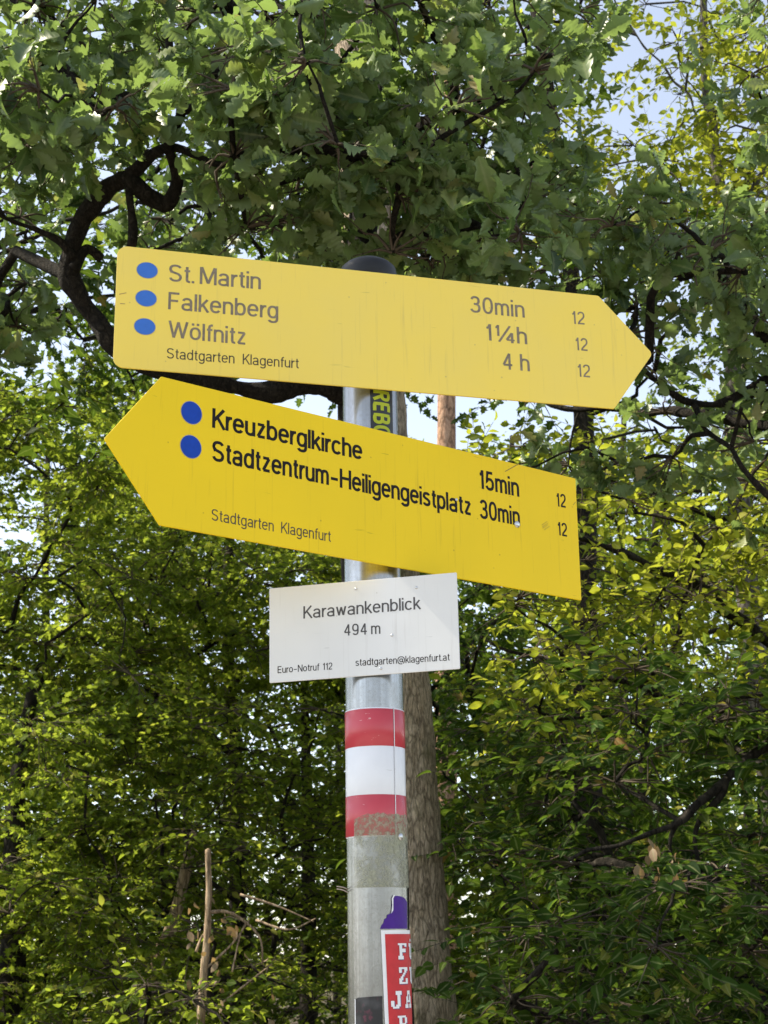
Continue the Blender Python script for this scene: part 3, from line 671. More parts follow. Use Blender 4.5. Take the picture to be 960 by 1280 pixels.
def wrap(name, polys, r, mat, parent, thick=0.0):
    """flat outlines in (arc length, height) bent round the post as one mesh"""
    bm = bmesh.new()
    for poly in polys:
        vs = [bm.verts.new((x, y, 0)) for x, y in poly]; bm.faces.new(vs)
    return wrap_bm(name, bm, r, mat, parent)
def wrap_bm(name, bm, r, mat, parent):
    xs_ = [v.co.x for v in bm.verts]; x = min(xs_) + .002
    while x < max(xs_):
        bmesh.ops.bisect_plane(bm, geom=bm.verts[:] + bm.edges[:] + bm.faces[:], plane_co=(x, 0, 0), plane_no=(1, 0, 0)); x += .002
    for v in bm.verts:
        th = v.co.x / PR; z = v.co.y; q = r + v.co.z * 3e-5; v.co = (q * math.sin(th), -q * math.cos(th), z)
    for f in bm.faces: f.smooth = True
    me = bpy.data.meshes.new(name); bm.to_mesh(me); bm.free(); me.materials.append(mat)
    return link(name, me, parent)
def PZ(px, py):
    a, z = pole_hit(px, py); return (a * PR, z)
def arc_rect(px0, px1, z0, z1):
    return (px0, z0, px1, z1)
zt = {k: pole_hit(470, y)[1] for k, y in dict(t0=884, t1=885.5, r1=932, w1=993, r2=1044).items()}
lathe('white_band', [(PR + .0003, zt['r2'] - .0015), (PR + .0006, zt['r2'] - .0012), (PR + .0006, zt['t0']), (PR + .0003, zt['t0'] + .0002)], M['white_tape'], parent=post)
lathe('red_band', [(PR + .0007, zt['r1']), (PR + .0010, zt['r1'] + .0002), (PR + .0010, zt['t1']), (PR + .0007, zt['t1'] + .0002)], M['red_tape'], parent=post)
lathe('red_band', [(PR + .0007, zt['r2']), (PR + .0010, zt['r2'] + .0002), (PR + .0010, zt['w1']), (PR + .0007, zt['w1'] + .0002)], M['red_tape'], parent=post)
a0s = pole_hit(492.5, 960)[0]
lathe('band_seam', [(PR + .0014, zt['r2'] - .001), (PR + .0014, zt['t0'])], M['white_tape'], 4, post, a0s, a0s + .026)
lathe('band_seam', [(PR + .0013, zt['r2'] - .001), (PR + .0013, zt['t0'])], plain('seam_dirt', (.12, .1, .1), .7), 2, post, a0s - .010, a0s - .002)

# grime left by an old sticker
mt, t, out = new_mat('sticker_residue')
nz = noise_tex(t, 170, 4, 0.75, objvec(t)); nb = noise_tex(t, 26, 4, 0.65, objvec(t))
col = mixc(t, nb, ramp(t, nz, [(0.3, (0.16, 0.15, 0.10)), (0.65, (0.42, 0.41, 0.33))]), (0.30, 0.31, 0.20))
b = N(t, 'ShaderNodeBsdfPrincipled'); t.links.new(col, b.inputs['Base Color']); b.inputs['Roughness'].default_value = .85
tp = N(t, 'ShaderNodeBsdfTransparent'); mx = N(t, 'ShaderNodeMixShader')
ad = N(t, 'ShaderNodeMath', operation='ADD'); t.links.new(nz, ad.inputs[0]); t.links.new(nb, ad.inputs[1])
t.links.new(ramp(t, ad.outputs[0], [(0.45, (.28, .28, .28)), (0.62, (.95, .95, .95))]), mx.inputs[0])
ad2 = N(t, 'ShaderNodeMath', operation='MULTIPLY'); t.links.new(ad.outputs[0], ad2.inputs[0]); ad2.inputs[1].default_value = 0.55
t.links.new(ramp(t, ad2.outputs[0], [(0.42, (.12, .12, .12)), (0.68, (.9, .9, .9))]), mx.inputs[0])
t.links.new(tp.outputs[0], mx.inputs[1]); t.links.new(b.outputs[0], mx.inputs[2]); t.links.new(mx.outputs[0], out.inputs[0]); M['residue'] = mt
zb = pole_hit(470, 1109)[1]; zu = pole_hit(470, 1017)[1]; xl = PZ(444, 1060)[0]; xr = .088
top = [(xl + (xr - xl) * k / 30, zu - .008 * max(0, .8 - k / 7) + random.uniform(-.0014, .0014)) for k in range(31)]
wrap('residue', [[(xl, zb), (xr, zb)] + top[::-1]], PR + .0016, M['residue'], post)
# bolt head and tie end
def bolt(name, pos, nrm, r, mat, parent, loc):
    bm = bmesh.new(); bmesh.ops.create_uvsphere(bm, u_segments=20, v_segments=10, radius=r)
    for v in bm.verts: v.co.z *= .5
    q = Vector(nrm).to_track_quat('Z', 'Y'); bmesh.ops.transform(bm, matrix=Matrix.Translation(Vector(pos) - Vector(loc)) @ q.to_matrix().to_4x4(), verts=bm.verts)
    for f in bm.faces: f.smooth = True
    me = bpy.data.meshes.new(name); bm.to_mesh(me); bm.free(); me.materials.append(mat); return link(name, me, parent)
M['steel'] = plain('zinc_steel', (.6, .6, .6), .3, .9)
th, z_ = pole_hit(500, 1046)
bolt('bolt', (PX + (PR + .001) * math.sin(th), PY - (PR + .001) * math.cos(th), z_), (math.sin(th), -math.cos(th), 0), .0045, M['steel'], post, (PX, PY, 0))
mb = MB()
for y0, y1 in ((1113, 1108), (1117, 1111)):
    tube(mb, smooth_path([tuple(at(440, y0 + 2, PY - .004)), tuple(at(430, (y0 + y1) / 2 - 1, PY - .012)), tuple(at(421, y1, PY - .016))], 8), .0007, 6)
link('wire_end', mb.mesh('wire_end', [plain('pale_wire', (.45, .36, .3), .6)], origin=(PX, PY, 0)), post)

# ------------------------------------------------------------------ lettering
def ell(cx, cy, rx, ry, a0, a1, n=14, p=2.35):
    out = []
    for k in range(n + 1):
        q = R(a0 + (a1 - a0) * k / n); c, d = math.cos(q), math.sin(q)
        out.append((cx + rx * math.copysign(abs(c) ** (2 / p), c), cy + ry * math.copysign(abs(d) ** (2 / p), d)))
    return out
Bs, Xh, Cp, De = .06, .68, .94, -.20
XM = (Bs + Xh) / 2; XR = (Xh - Bs) / 2; CM = (Bs + Cp) / 2
bowl = lambda w_: ell(w_ / 2, XM, w_ / 2, XR, 0, 360, 28)
arch = lambda x, w_: [(x + w_, 0)] + ell(x + w_ / 2, Xh - .22, w_ / 2, .22, 0, 165, 12)
dot = lambda x, y: [(x, y - .065), (x, y + .065)]
GLYPH = {                                   # (width, strokes along the middle of each stroke)
    'S': (.50, [ell(.25, .71, .235, .23, 25, 200, 14) + [(.03, .66), (.12, .55), (.38, .46), (.47, .36)] + ell(.25, .29, .235, .23, 0, -165, 14)]),
    'M': (.66, [[(0, 0), (0, 1)], [(.66, 0), (.66, 1)], [(.03, 1), (.33, .06), (.63, 1)]]),
    'F': (.42, [[(0, 0), (0, 1)], [(.02, Cp), (.44, Cp)], [(.02, .51), (.39, .51)]]),
    'E': (.44, [[(0, 0), (0, 1)], [(.02, Cp), (.45, Cp)], [(.02, .51), (.42, .51)], [(.02, Bs), (.46, Bs)]]),
    'W': (.84, [[(0, 1), (.21, .03), (.42, .95), (.63, .03), (.84, 1)]]),
    'K': (.50, [[(0, 0), (0, 1)], [(.48, 1), (.03, .40)], [(.18, .56), (.52, 0)]]),
    'H': (.52, [[(0, 0), (0, 1)], [(.52, 0), (.52, 1)], [(.02, .52), (.50, .52)]]),
    'N': (.52, [[(0, 0), (0, 1)], [(.52, 0), (.52, 1)], [(.02, .97), (.50, .03)]]),
    'a': (.41, [ell(.20, Xh - .19, .18, .19, 165, 0, 12) + [(.38, .14), (.40, .05), (.44, .04)], ell(.19, .21, .19, .16, 40, 320, 18)[::1] , [(.36, .40), (.22, .38)]]),
    'b': (.40, [[(0, 0), (0, 1)], bowl(.40)]), 'd': (.40, [[(.40, 0), (.40, 1)], bowl(.40)]),
    'p': (.40, [[(0, -.26), (0, .73)], bowl(.40)]),
    'g': (.40, [[(.40, .73), (.40, -.03)] + ell(.205, -.03, .195, .185, 0, -160, 12), bowl(.40)]),
    'o': (.42, [bowl(.42)]), '\u00f6': (.42, [bowl(.42), dot(.09, .90), dot(.33, .90)]),
    'e': (.41, [[(.02, .385), (.40, .385)] + ell(.205, XM, .205, XR, 5, 322, 26)]),
    'c': (.38, [ell(.205, XM, .205, XR, 38, 322, 24)]),
    'n': (.37, [[(0, 0), (0, .73)], arch(0, .37)]), 'h': (.37, [[(0, 0), (0, 1)], arch(0, .37)]),
    'm': (.62, [[(0, 0), (0, .73)], arch(0, .31), arch(.31, .31)]),
    'u': (.37, [[(.37, 0), (.37, .73)], [(0, .73)] + ell(.185, .28, .185, .22, 180, 345, 12)]),
    'r': (.22, [[(0, 0), (0, .73)], [(.0, .42), (.05, .58), (.13, .665), (.24, .67)]]),
    't': (.22, [[(.09, .92), (.09, .17), (.12, .08), (.19, .055), (.24, .06)], [(-.03, Xh), (.23, Xh)]]),
    'f': (.22, [[(.08, 0), (.08, .80), (.11, .90), (.18, .945), (.25, .94)], [(-.03, Xh), (.23, Xh)]]),
    'i': (0, [[(0, 0), (0, .73)], dot(0, .935)]), 'l': (0, [[(0, 0), (0, 1)]]),
    'k': (.37, [[(0, 0), (0, 1)], [(.35, .73), (.03, .30)], [(.13, .43), (.39, 0)]]),
    'z': (.34, [[(.0, Xh), (.325, Xh), (.015, Bs), (.36, Bs)]]),
    'w': (.58, [[(0, .73), (.145, .03), (.29, .68), (.435, .03), (.58, .73)]]),
    's': (.36, [ell(.18, .53, .165, .15, 22, 195, 12) + [(.03, .48), (.10, .42), (.26, .35), (.33, .29)] + ell(.18, .215, .17, .155, 15, -165, 12)]),
    '.': (0, [dot(0, .065)]), '\u2013': (.40, [[(0, .38), (.40, .38)]]),
    '0': (.42, [ell(.21, .5, .21, .44, 0, 360, 32)]),
    '1': (.20, [[(.17, 0), (.17, 1)], [(0, .76), (.06, .77), (.12, .83), (.15, .96)]]),
    '2': (.42, [ell(.205, .70, .195, .24, 170, -25, 14) + [(.30, .46), (.12, .27), (.03, .13), (.02, Bs), (.43, Bs)]]),
    '3': (.42, [ell(.20, .73, .18, .21, 165, -85, 14), ell(.20, .29, .21, .23, 88, -165, 16), [(.13, .525), (.22, .525)]]),
    '4': (.44, [[(.32, 0), (.32, .97), (.0, .28), (.46, .28)]]),
    '5': (.42, [[(.40, Cp), (.08, Cp), (.03, .47), (.05, .49)] + ell(.20, .33, .21, .27, 130, -160, 18)]),
    '9': (.42, [ell(.20, .66, .20, .28, 0, 360, 26), [(.40, .66), (.395, .40)] + ell(.20, .30, .19, .24, -5, -150, 12)]),
    '@': (.86, [ell(.43, .42, .43, .50, -60, 285, 36), ell(.42, .42, .17, .21, 0, 360, 22), [(.61, .64), (.57, .28), (.63, .20), (.72, .26)]]),
    'D': (.48, [[(0, 0), (0, 1)], [(.02, Cp), (.2, Cp)] + ell(.22, .5, .26, .44, 88, -88, 18) + [(.02, Bs)]]),
    'R': (.48, [[(0, 0), (0, 1)], [(.02, Cp), (.2, Cp)] + ell(.24, .72, .22, .22, 88, -88, 12) + [(.02, .5)], [(.24, .5), (.48, 0)]]),
    'B': (.48, [[(0, 0), (0, 1)], [(.02, Cp), (.2, Cp)] + ell(.24, .725, .2, .215, 88, -88, 12) + [(.02, .51)], [(.2, .51)] + ell(.24, .285, .24, .225, 88, -88, 12) + [(.02, Bs)]]),
    'O': (.52, [ell(.26, .5, .26, .44, 0, 360, 32)]),
    '/': (.42, [[(0, 0), (.42, 1)]]),
}
def ribbon(P, h):
    P = [Vector(p) for p in P]; Q = [P[0]]
    for p in P[1:]:
        if (p - Q[-1]).length > 1e-4: Q.append(p)
    closed = (Q[0] - Q[-1]).length < 1e-3
    if closed: Q = Q[:-1]
    n = len(Q); V = []
    for i in range(n):
        a = Q[i] - Q[i - 1] if (i or closed) else Q[1] - Q[0]
        b = Q[(i + 1) % n] - Q[i] if (i < n - 1 or closed) else a
        a, b = a.normalized(), b.normalized(); na = Vector((-a.y, a.x)); nb = Vector((-b.y, b.x)); mt_ = na + nb
        mt_ = na if mt_.length < .25 else mt_.normalized() / max(.42, (mt_.normalized()).dot(na))
        V += [Q[i] + mt_ * h, Q[i] - mt_ * h]
    F_ = [(2 * i, 2 * i + 1, 2 * ((i + 1) % n) + 1, 2 * ((i + 1) % n)) for i in range(n if closed else n - 1)]
    return V, F_
def sharp_split(st):
    out, cur = [], [st[0]]
    for i in range(1, len(st) - 1):
        cur.append(st[i]); a = Vector(st[i]) - Vector(st[i - 1]); b = Vector(st[i + 1]) - Vector(st[i])
        if a.length > .1 and b.length > .1 and a.angle(b) > 1.75: out.append(cur); cur = [st[i]]
    out.append(cur + [st[-1]]); return out
def text_bm(s_, sw=.12, gap=.19):
    """a line of lettering, capitals 1 tall; co.z holds a hair of height so crossing strokes never share a plane"""
    bm = bmesh.new(); x = 0
    for ch in s_:
        if ch == ' ': x += .20; continue
        w_, strokes = GLYPH[ch]
        for k, st in enumerate([q for st_ in strokes for q in sharp_split(st_)]):
            V, F_ = ribbon(st, sw / 2); vs = [bm.verts.new((x + v.x, v.y, k)) for v in V]
            for f in F_: bm.faces.new([vs[q] for q in f])
        x += w_ + gap - {'r': .06, 't': .04, 'f': .05, 'k': .03, 'K': .04, '.': .02}.get(ch, 0)
    return bm
CAPH = 1.0

class Sign:
    def __init__(s, name, label, vp_dir, outline, gap, mat, thick=.003, corner=None):
        s.d = Vector(vp_dir).normalized(); s.n = Vector((s.d.y, -s.d.x, 0))            # towards the camera
        s.p = Vector((PX, PY, 0)) + s.n * gap
        cz = on_plane(*outline[0], s.p, s.n).z
        s.root = thing(name, label, 'sign', (s.p.x, s.p.y, cz)); s.root.rotation_euler = (0, 0, math.atan2(s.d.y, s.d.x)); s.cz = cz
        pts = [s.uv(*q) for q in outline]
        if corner: pts = s.round(pts, corner)
        bm = bmesh.new(); f = bm.faces.new([bm.verts.new((u, 0, v)) for u, v in pts])
        bmesh.ops.recalc_face_normals(bm, faces=bm.faces)
        if f.normal.y > 0: f.normal_flip()
        ex = bmesh.ops.extrude_face_region(bm, geom=[f])
        vs = [e for e in ex['geom'] if isinstance(e, bmesh.types.BMVert)]
        bmesh.ops.translate(bm, vec=(0, thick, 0), verts=vs)
        bmesh.ops.recalc_face_normals(bm, faces=bm.faces)
        me = bpy.data.meshes.new('panel'); bm.to_mesh(me); bm.free(); me.materials.append(mat)
        o = link('panel', me, s.root); bv = o.modifiers.new('edge', 'BEVEL'); bv.width = .0007; bv.segments = 2; bv.limit_method = 'ANGLE'
        s.thick = thick; s.panel = o
        zc = sum(v for u, v in pts) / len(pts)
        # clamp: two straps round the post and the plate they hold
        mb = MB()
        for dz in (-.03, .03):
            c0 = Vector((PX, PY, 0)) - s.p; lx, ly = c0.dot(s.d), c0.dot(-s.n)
            ring = [(lx + (PR + .0015) * math.cos(q), ly + (PR + .0015) * math.sin(q), zc + dz) for q in np.linspace(0, 2 * math.pi, 49)]
            V = []; 
            for (x, y, z) in ring: V += [(x, y, z - .008), (x, y, z + .008)]
            mb.add(V, quads=[[2 * i, 2 * i + 2, 2 * i + 3, 2 * i + 1] for i in range(48)])
        g0, g1 = thick + .0003, gap - PR + .002
        if g1 > g0 + .001:
            V = [(x, y, zc + z) for x in (-.016, .016) for y in (g0, g1) for z in (-.045, .045)]
            mb.add(V, quads=[[0, 1, 3, 2], [4, 6, 7, 5], [0, 4, 5, 1], [2, 3, 7, 6], [0, 2, 6, 4], [1, 5, 7, 3]])
        link('clamp', mb.mesh('clamp', [M['steel']], smooth=False), s.root)
    def uv(s, px, py):
        q = on_plane(px, py, s.p, s.n) - s.p; return (q.dot(s.d), q.z - s.cz)
    def round(s, pts, rad):
        out = []; n = len(pts)
        for i, p in enumerate(pts):
            r = rad[i]; p = Vector(p); a = Vector(pts[i - 1]); b = Vector(pts[(i + 1) % n])
            if r <= 0: out.append(tuple(p)); continue
            da, db = (a - p).normalized(), (b - p).normalized(); ang = da.angle(db); k = r / math.tan(ang / 2)
            c = p + (da + db).normalized() * (r / math.sin(ang / 2)); s0, s1 = p + da * k - c, p + db * k - c
            for j in range(9):
                f = j / 8; q = (s0 * (1 - f) + s1 * f); q = q.normalized() * r; out.append(tuple(c + q))
        return out
    def text(s, body, p0, p1, h, mat, weight=.12, lift=.0002):
        """letters from ink-left p0 to ink-right p1 along the baseline, capitals h tall"""
        bm = text_bm(body, weight, .19 if len(body) > 6 else .215)
        xs_ = [v.co.x for v in bm.verts]; x0, x1 = min(xs_), max(xs_)
        a, b = Vector(s.uv(*p0)), Vector(s.uv(*p1)); mid = ((p0[0] + p1[0]) / 2, (p0[1] + p1[1]) / 2)
        H = s.uv(mid[0], mid[1] - h)[1] - s.uv(*mid)[1]
        ax = b - a
        for v in bm.verts:
            q = a + ax * ((v.co.x - x0) / (x1 - x0)); v.co = (q.x, -lift - v.co.z * 2.5e-5, q.y + v.co.y / CAPH * H)
        s._finish('lettering', bm, mat, lift)
    def _finish(s, name, bm, mat, lift):
        bmesh.ops.recalc_face_normals(bm, faces=bm.faces)
        for f in bm.faces:
            if f.normal.y > 0: f.normal_flip()
        me = bpy.data.meshes.new(name); bm.to_mesh(me); bm.free(); me.materials.append(mat)
        return link(name, me, s.panel)
    def ring(s, name, px, py, rx, rz, mat, lift=.0003, r_in=0):
        cx, cz = s.uv(px, py); bm = bmesh.new()
        vs = [bm.verts.new((cx + rx * math.cos(q), -lift, cz + rz * math.sin(q))) for q in np.linspace(0, 2 * math.pi, 48, endpoint=False)]
        bm.faces.new(vs); return s._finish(name, bm, mat, lift)
    def poly(s, name, pts, mat, lift=.00025):
        bm = bmesh.new(); 
        for poly in pts: bm.faces.new([bm.verts.new((*(lambda q: (q[0], -lift, q[1]))(s.uv(*q_)),)) for q_ in poly])
        return s._finish(name, bm, mat, lift)

M['pale_yellow'] = sign_paint('pale_yellow_paint', (0.88, 0.65, 0.085), (0.84, 0.635, 0.11), (0.42, 0.30, 0.10), 0.36, .35)  # upper sign: paler yellow, grey lettering and lighter blue dots than the lower
M['yellow'] = sign_paint('yellow_paint', (0.86, 0.60, 0.008), (0.82, 0.58, 0.012), (0.34, 0.20, 0.02), 0.42, .5, .18)
M['white_paint'] = sign_paint('white_paint', (0.72, 0.715, 0.70), (0.66, 0.66, 0.65), (0.40, 0.37, 0.33), 0.32, .4)
M['grey_ink'] = plain('grey_lettering', (0.20, 0.155, 0.10), 0.5, 0, 0.5, .3, 120)
M['black_ink'] = plain('black_lettering', (0.012, 0.008, 0.007), 0.5, 0, 0.15, .3)
M['brown_ink'] = plain('dark_small_lettering', (0.05, 0.035, 0.015), 0.5)
M['grey_black'] = plain('charcoal_lettering', (0.055, 0.05, 0.05), 0.45)
M['pale_blue'] = plain('pale_blue_dot', (0.038, 0.15, 0.54), 0.45, 0, .35, .06)
M['blue'] = plain('blue_dot', (0.004, 0.050, 0.37), 0.45, 0, .2, .1)
M['dot_rim'] = plain('dot_rim', (0.42, 0.36, 0.22), .5)

def vp(x, y):                                            # level direction that runs to this vanishing point
    d = ray(x, y); d = Vector((d.x, d.y, 0)); return d if d.x > 0 else -d
S1 = Sign('direction_sign', 'upper pale yellow arrow sign pointing right with three light blue dots', vp(7400, 1071),
          [(147, 306.5), (748, 369.5), (816, 442), (768, 511), (141, 458.5)], .050, M['pale_yellow'], .003, [.014, .004, .008, .004, .014])
S2 = Sign('direction_sign', 'lower bright yellow arrow sign pointing left with two dark blue dots', vp(2970, 1149),
          [(202, 470.5), (719.5, 598), (727, 750.5), (200, 656.5), (130.5, 548)], .056, M['yellow'], .003, [.002, .0015, .0015, .002, .003])
S3 = Sign('name_sign', 'small white metal sign naming the viewpoint below the yellow arrows', vp(-11000, 1193 + .0176 * 11480),
          [(336.6, 735.5), (570.8, 715.3), (575.2, 836), (336.8, 853.8)], .0445, M['white_paint'], .002, [.0015] * 4)
g = M['grey_ink']
S1.text('St. Martin', (211, 351.5), (326, 361.8), 21.3, g, .122)
S1.text('Falkenberg', (210, 386.5), (347.8, 398.6), 21.5, g, .122)
S1.text('W\u00f6lfnitz', (210, 422.0), (307, 431), 21.3, g, .122)
S1.text('Stadtgarten   Klagenfurt', (208.5, 448), (373.5, 460.6), 13.0, M['brown_ink'], .10)
S1.text('30min', (588, 390.3), (656, 397.2), 20.6, g, .122)
S1.text('1', (608.3, 425.2), (614.6, 426), 20.4, g, .122)
S1.text('1', (619.5, 419.6), (624.4, 420.1), 13.6, g, .15)
S1.text('/', (622.5, 427), (639.5, 428.6), 20.6, g, .085)
S1.text('4', (632.2, 428.4), (643.4, 429.4), 13.0, g, .15)
S1.text('h', (646.5, 429.2), (659.2, 430.6), 20.6, g, .122)
S1.text('4', (628.5, 461.5), (640.6, 462.4), 20.6, g, .122)
S1.text('h', (650.5, 463.2), (662.4, 464.2), 20.6, g, .122)
S1.text('12', (715.8, 404.7), (731.2, 405.9), 15.8, g, .115)
S1.text('12', (720, 437.7), (735, 438.9), 15.8, g, .115)
S1.text('12', (722.8, 470.8), (738, 471.9), 15.8, g, .115)
for x, y in ((184, 338), (182.6, 373), (181, 408.3)):
    S1.ring('blue_dot', x, y, .0144, .0122, M['dot_rim'], .0002); S1.ring('blue_dot', x, y, .0136, .0115, M['pale_blue'], .0004)
k_ = M['black_ink']
S2.text('Kreuzberglkirche', (265, 534.4), (453, 574.8), 23.8, k_, .15)
S2.text('Stadtzentrum\u2013Heiligengeistplatz', (265, 575.4), (589, 644.2), 23.8, k_, .15)
S2.text('Stadtgarten   Klagenfurt', (264.4, 650.3), (413.6, 677.5), 14.2, M['brown_ink'], .10)
S2.text('15min', (600, 610.5), (649.2, 621.2), 23, k_, .15)
S2.text('30min', (600, 647.5), (650.2, 657.4), 23, k_, .15)
S2.text('12', (696.2, 632.8), (707.6, 634.8), 16.4, k_, .135)
S2.text('12', (697.8, 668.8), (709.2, 671), 16.4, k_, .135)
for x, y in ((239.3, 516), (238.5, 558.5)):
    S2.ring('blue_dot', x, y, .0148, .0152, M['dot_rim'], .0002); S2.ring('blue_dot', x, y, .0140, .0144, M['blue'], .0004)
def screw_on(s, px, py, r, mat):
    q = on_plane(px, py, s.p, s.n); o = bolt('screw', q - s.p + Vector((0, 0, -s.cz)), s.n, r, mat, s.panel, (0, 0, 0))
    o.matrix_basis = Matrix.Rotation(-s.root.rotation_euler.z, 4, 'Z'); return o
screw_on(S2, 646.3, 655.5, .0052, M['steel']); screw_on(S2, 570.5, 624.5, .0022, M['steel'])
for x, y in ((490, 794), (445, 736), (520.5, 734.5), (476, 835.5)): screw_on(S3, x, y, .0020, M['steel'])
c_k = M['grey_black']
S3.text('Karawankenblick', (379.2, 773.4), (526.3, 761.3), 15.6, c_k, .115)
S3.text('494 m', (430, 794.7), (475.6, 792.2), 14.3, c_k, .115)
S3.text('Euro\u2013Notruf  112', (347.1, 841.6), (415.4, 836.8), 8.7, M['black_ink'], .11)
S3.text('stadtgarten@klagenfurt.at', (444.5, 832.6), (562.3, 825.6), 8.9, M['black_ink'], .11)
scr = plain('scratch', (.22, .15, .03), .6)
S2.poly('scratch', [[(631, 589), (648, 579.5), (648.3, 580.3), (631.3, 590)]], scr)
for k, x in enumerate((677, 678, 678, 680)): S2.poly('scratch', [[(x, 656 + k * 2), (x + 7, 651.5 + k * 2), (x + 7, 652 + k * 2), (x, 656.7 + k * 2)]], scr)
S2.poly('scratch', [[(716, 631), (719.5, 627), (719.7, 627.6), (716.2, 631.7)]], scr)
scf = plain('scuff', (.35, .22, .08), .6)
S1.poly('scratch', [[(149, 367.5), (158, 365.6), (158, 366.5), (149, 368.3)]], scf); S1.poly('scratch', [[(150, 379), (156.5, 379.5), (156.5, 380.3), (150, 379.9)]], scf)

# ------------------------------------------------------------------ stickers on the post
def sticker(name, label, polys, mat, lift, r_off=(PX, PY, 0)):
    root = thing(name, label, 'sticker', r_off); wrap('sheet', polys, PR + lift, mat, root); return root
def pq(pts): return [PZ(x, y) for x, y in pts]
M['purple'] = plain('purple_print', (.055, .012, .21), .45, 0, .25, .12); M['sticker_white'] = plain('white_print', (.75, .75, .77), .4, 0, .5, .04)
M['sticker_red'] = plain('red_print', (.50, .030, .036), .45, 0, .3, .1); M['violet_ink'] = plain('violet_ink', (.06, .045, .16), .4)
Z7 = lambda x, y: (400 + x / 4.8, 1040 + y / 4.8)
pp = [Z7(*q) for q in ((360, 581), (518, 581), (517, 424), (507, 402), (488, 388), (462, 383), (440, 385), (430, 402), (428, 440), (427, 470), (421, 489), (402, 498), (398, 516), (384, 524), (380, 545), (368, 560))]
stp = sticker('sticker', 'torn purple sticker remnant above the red sticker', [pq(pp)], M['purple'], .0012)
wp = [Z7(*q) for q in ((424, 490), (430, 440), (427, 400), (436, 380), (446, 378), (436, 400), (436, 470))]
wrap('torn_edge', [pq(wp)], PR + .0016, M['sticker_white'], stp)
# red sticker with white rim, running round the right side of the post
xL, zT = PZ(*Z7(364, 590)); xL2, zB0 = PZ(*Z7(388, 1150)); zB = zB0 - .03; sl = (xL2 - xL) / (zB0 - zT); W = .075
def rs(u, v): return (xL + u + sl * (-v) , zT - v)
hh = zT - zB
st_r = sticker('sticker', 'red sticker with white border and white slab letters wrapping round the post', [[rs(0, 0), rs(0, hh), rs(W, hh), rs(W, 0)]], M['sticker_white'], .0020)
wrap('print', [[rs(.0045, .0045), rs(.0045, hh - .004), rs(W - .004, hh - .004), rs(W - .004, .0045)]], PR + .0024, M['sticker_red'], st_r)
GL = {'F': ['1111111', '0110011', '0110000', '0111110', '0111110', '0110000', '0110000', '1111000', '1111000'],
      'Z': ['1111111', '1100111', '1100110', '0001100', '0011000', '0110000', '1110011', '1100011', '1111111'],
      'J': ['0001111', '0001111', '0000110', '0000110', '0000110', '1100110', '1100110', '1101110', '0111100'],
      'A': ['0011100', '0011100', '0010100', '0110110', '0110110', '0111110', '0100010', '1110111', '1110111'],
      'U': ['1110111', '1110111', '0110110', '0110110', '0110110', '0110110', '0110110', '0111110', '0011100'],
      'R': ['1111110', '0110011', '0110011', '0110011', '0111110', '0110110', '0110011', '1110011', '1110001']}
def glyph(ch, u, v, wd, ht):
    polys = []; G = GL[ch]
    for r_, row in enumerate(G):
        c = 0
        while c < 7:
            if row[c] == '1':
                e = c
                while e < 7 and row[e] == '1': e += 1
                polys.append([rs(u + wd * c / 7, v + ht * (r_ + 1) / 9), rs(u + wd * e / 7, v + ht * (r_ + 1) / 9), rs(u + wd * e / 7, v + ht * r_ / 9), rs(u + wd * c / 7, v + ht * r_ / 9)]); c = e
            else: c += 1
    return polys
rows = [('F', 458, 668, 765), ('Z', 464, 812, 912), ('J', 418, 955, 1060), ('R', 458, 1103, 1205)]
sec = {'F': 'U', 'Z': 'U', 'J': 'A', 'R': None}
pw, pv = [], []
for ch, zx, y0, y1 in rows:
    ax, az = PZ(*Z7(zx, y0)); _, bz = PZ(*Z7(zx, y1)); v = zT - az; ht = az - bz; u = ax - xL + sl * v; wd = .0145
    pv += glyph(ch, u + .0012, v + .0008, wd, ht); pw += glyph(ch, u, v, wd, ht)
    if sec[ch]: pv += glyph(sec[ch], u + .0212, v + .0008, wd, ht); pw += glyph(sec[ch], u + .0200, v, wd, ht)
    if ch == 'F':
        for q in (.0235, .0295): pw.append([rs(u + q, v - .002), rs(u + q + .003, v - .002), rs(u + q + .003, v - .005), rs(u + q, v - .005)])
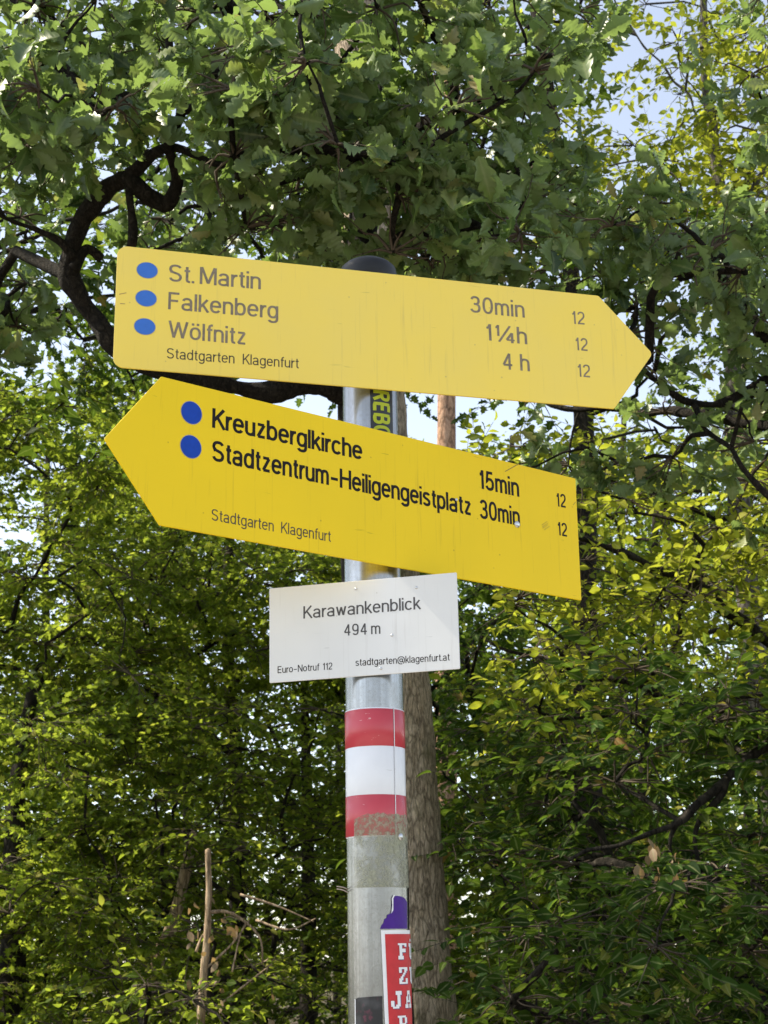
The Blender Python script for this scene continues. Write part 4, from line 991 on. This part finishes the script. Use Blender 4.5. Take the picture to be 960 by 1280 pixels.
wrap('letter_shadow', pv, PR + .0027, M['violet_ink'], st_r); wrap('lettering', pw, PR + .0030, M['sticker_white'], st_r)
# black photo sticker
mt, t, out = new_mat('black_print')
nz = noise_tex(t, 40, 3, .5, objvec(t)); n2 = noise_tex(t, 70, 4, .6, objvec(t))
col = ramp(t, nz, [(.45, (.012, .012, .015)), (.62, (.05, .05, .055)), (.72, (.28, .26, .27))])
col = mixc(t, ramp(t, n2, [(.58, (0, 0, 0)), (.75, (.7, .7, .7))]), col, (.20, .03, .07)); bsdf(t, out, col, .3); M['black_print'] = mt
bk = [Z7(*q) for q in ((216, 1003), (230, 994), (300, 988), (374, 984))]
b2 = pq(bk); zz = b2[0][1] - .06
st_b = sticker('sticker', 'black glossy sticker left of the red one at the bottom of the view', [[(b2[0][0], zz), (b2[3][0], zz)] + b2[::-1]], M['black_print'], .0011)
wrap('peeled_rim', [[(b2[0][0] - .0008, zz), (b2[0][0] + .0006, zz), (b2[0][0] + .0006, b2[0][1]), (b2[0][0] - .0008, b2[0][1])]], PR + .0014, M['sticker_white'], st_b)
# black and lime sticker between the yellow signs, letters running down
M['lime'] = plain('lime_ink', (.40, .45, .02), .5, 0, .3, .08); M['sticker_black'] = plain('black_sheet', (.012, .012, .013), .35)
x0, _ = PZ(463, 515); x1, _ = PZ(490, 515); _, z0 = PZ(475, 462); _, z1 = PZ(475, 566)
st_l = sticker('sticker', 'narrow black sticker with lime letters running down between the yellow signs', [[(x0, z1), (x1, z1), (x1, z0), (x0, z0)]], M['sticker_black'], .0011)
bm = text_bm('DREBO', .2, .28)
tx = [v.co.x for v in bm.verts]; ty = [v.co.y for v in bm.verts]
_, za = PZ(475, 474); _, zbm = PZ(475, 546); xa, _ = PZ(466, 515); xb, _ = PZ(486.5, 515)
for v in bm.verts:
    fx = (v.co.x - min(tx)) / (max(tx) - min(tx)); fy = (v.co.y - min(ty)) / (max(ty) - min(ty))
    v.co = (xa + (xb - xa) * fy, za + (zbm - za) * fx, v.co.z)
wrap_bm('lettering', bm, PR + .0015, M['lime'], st_l)
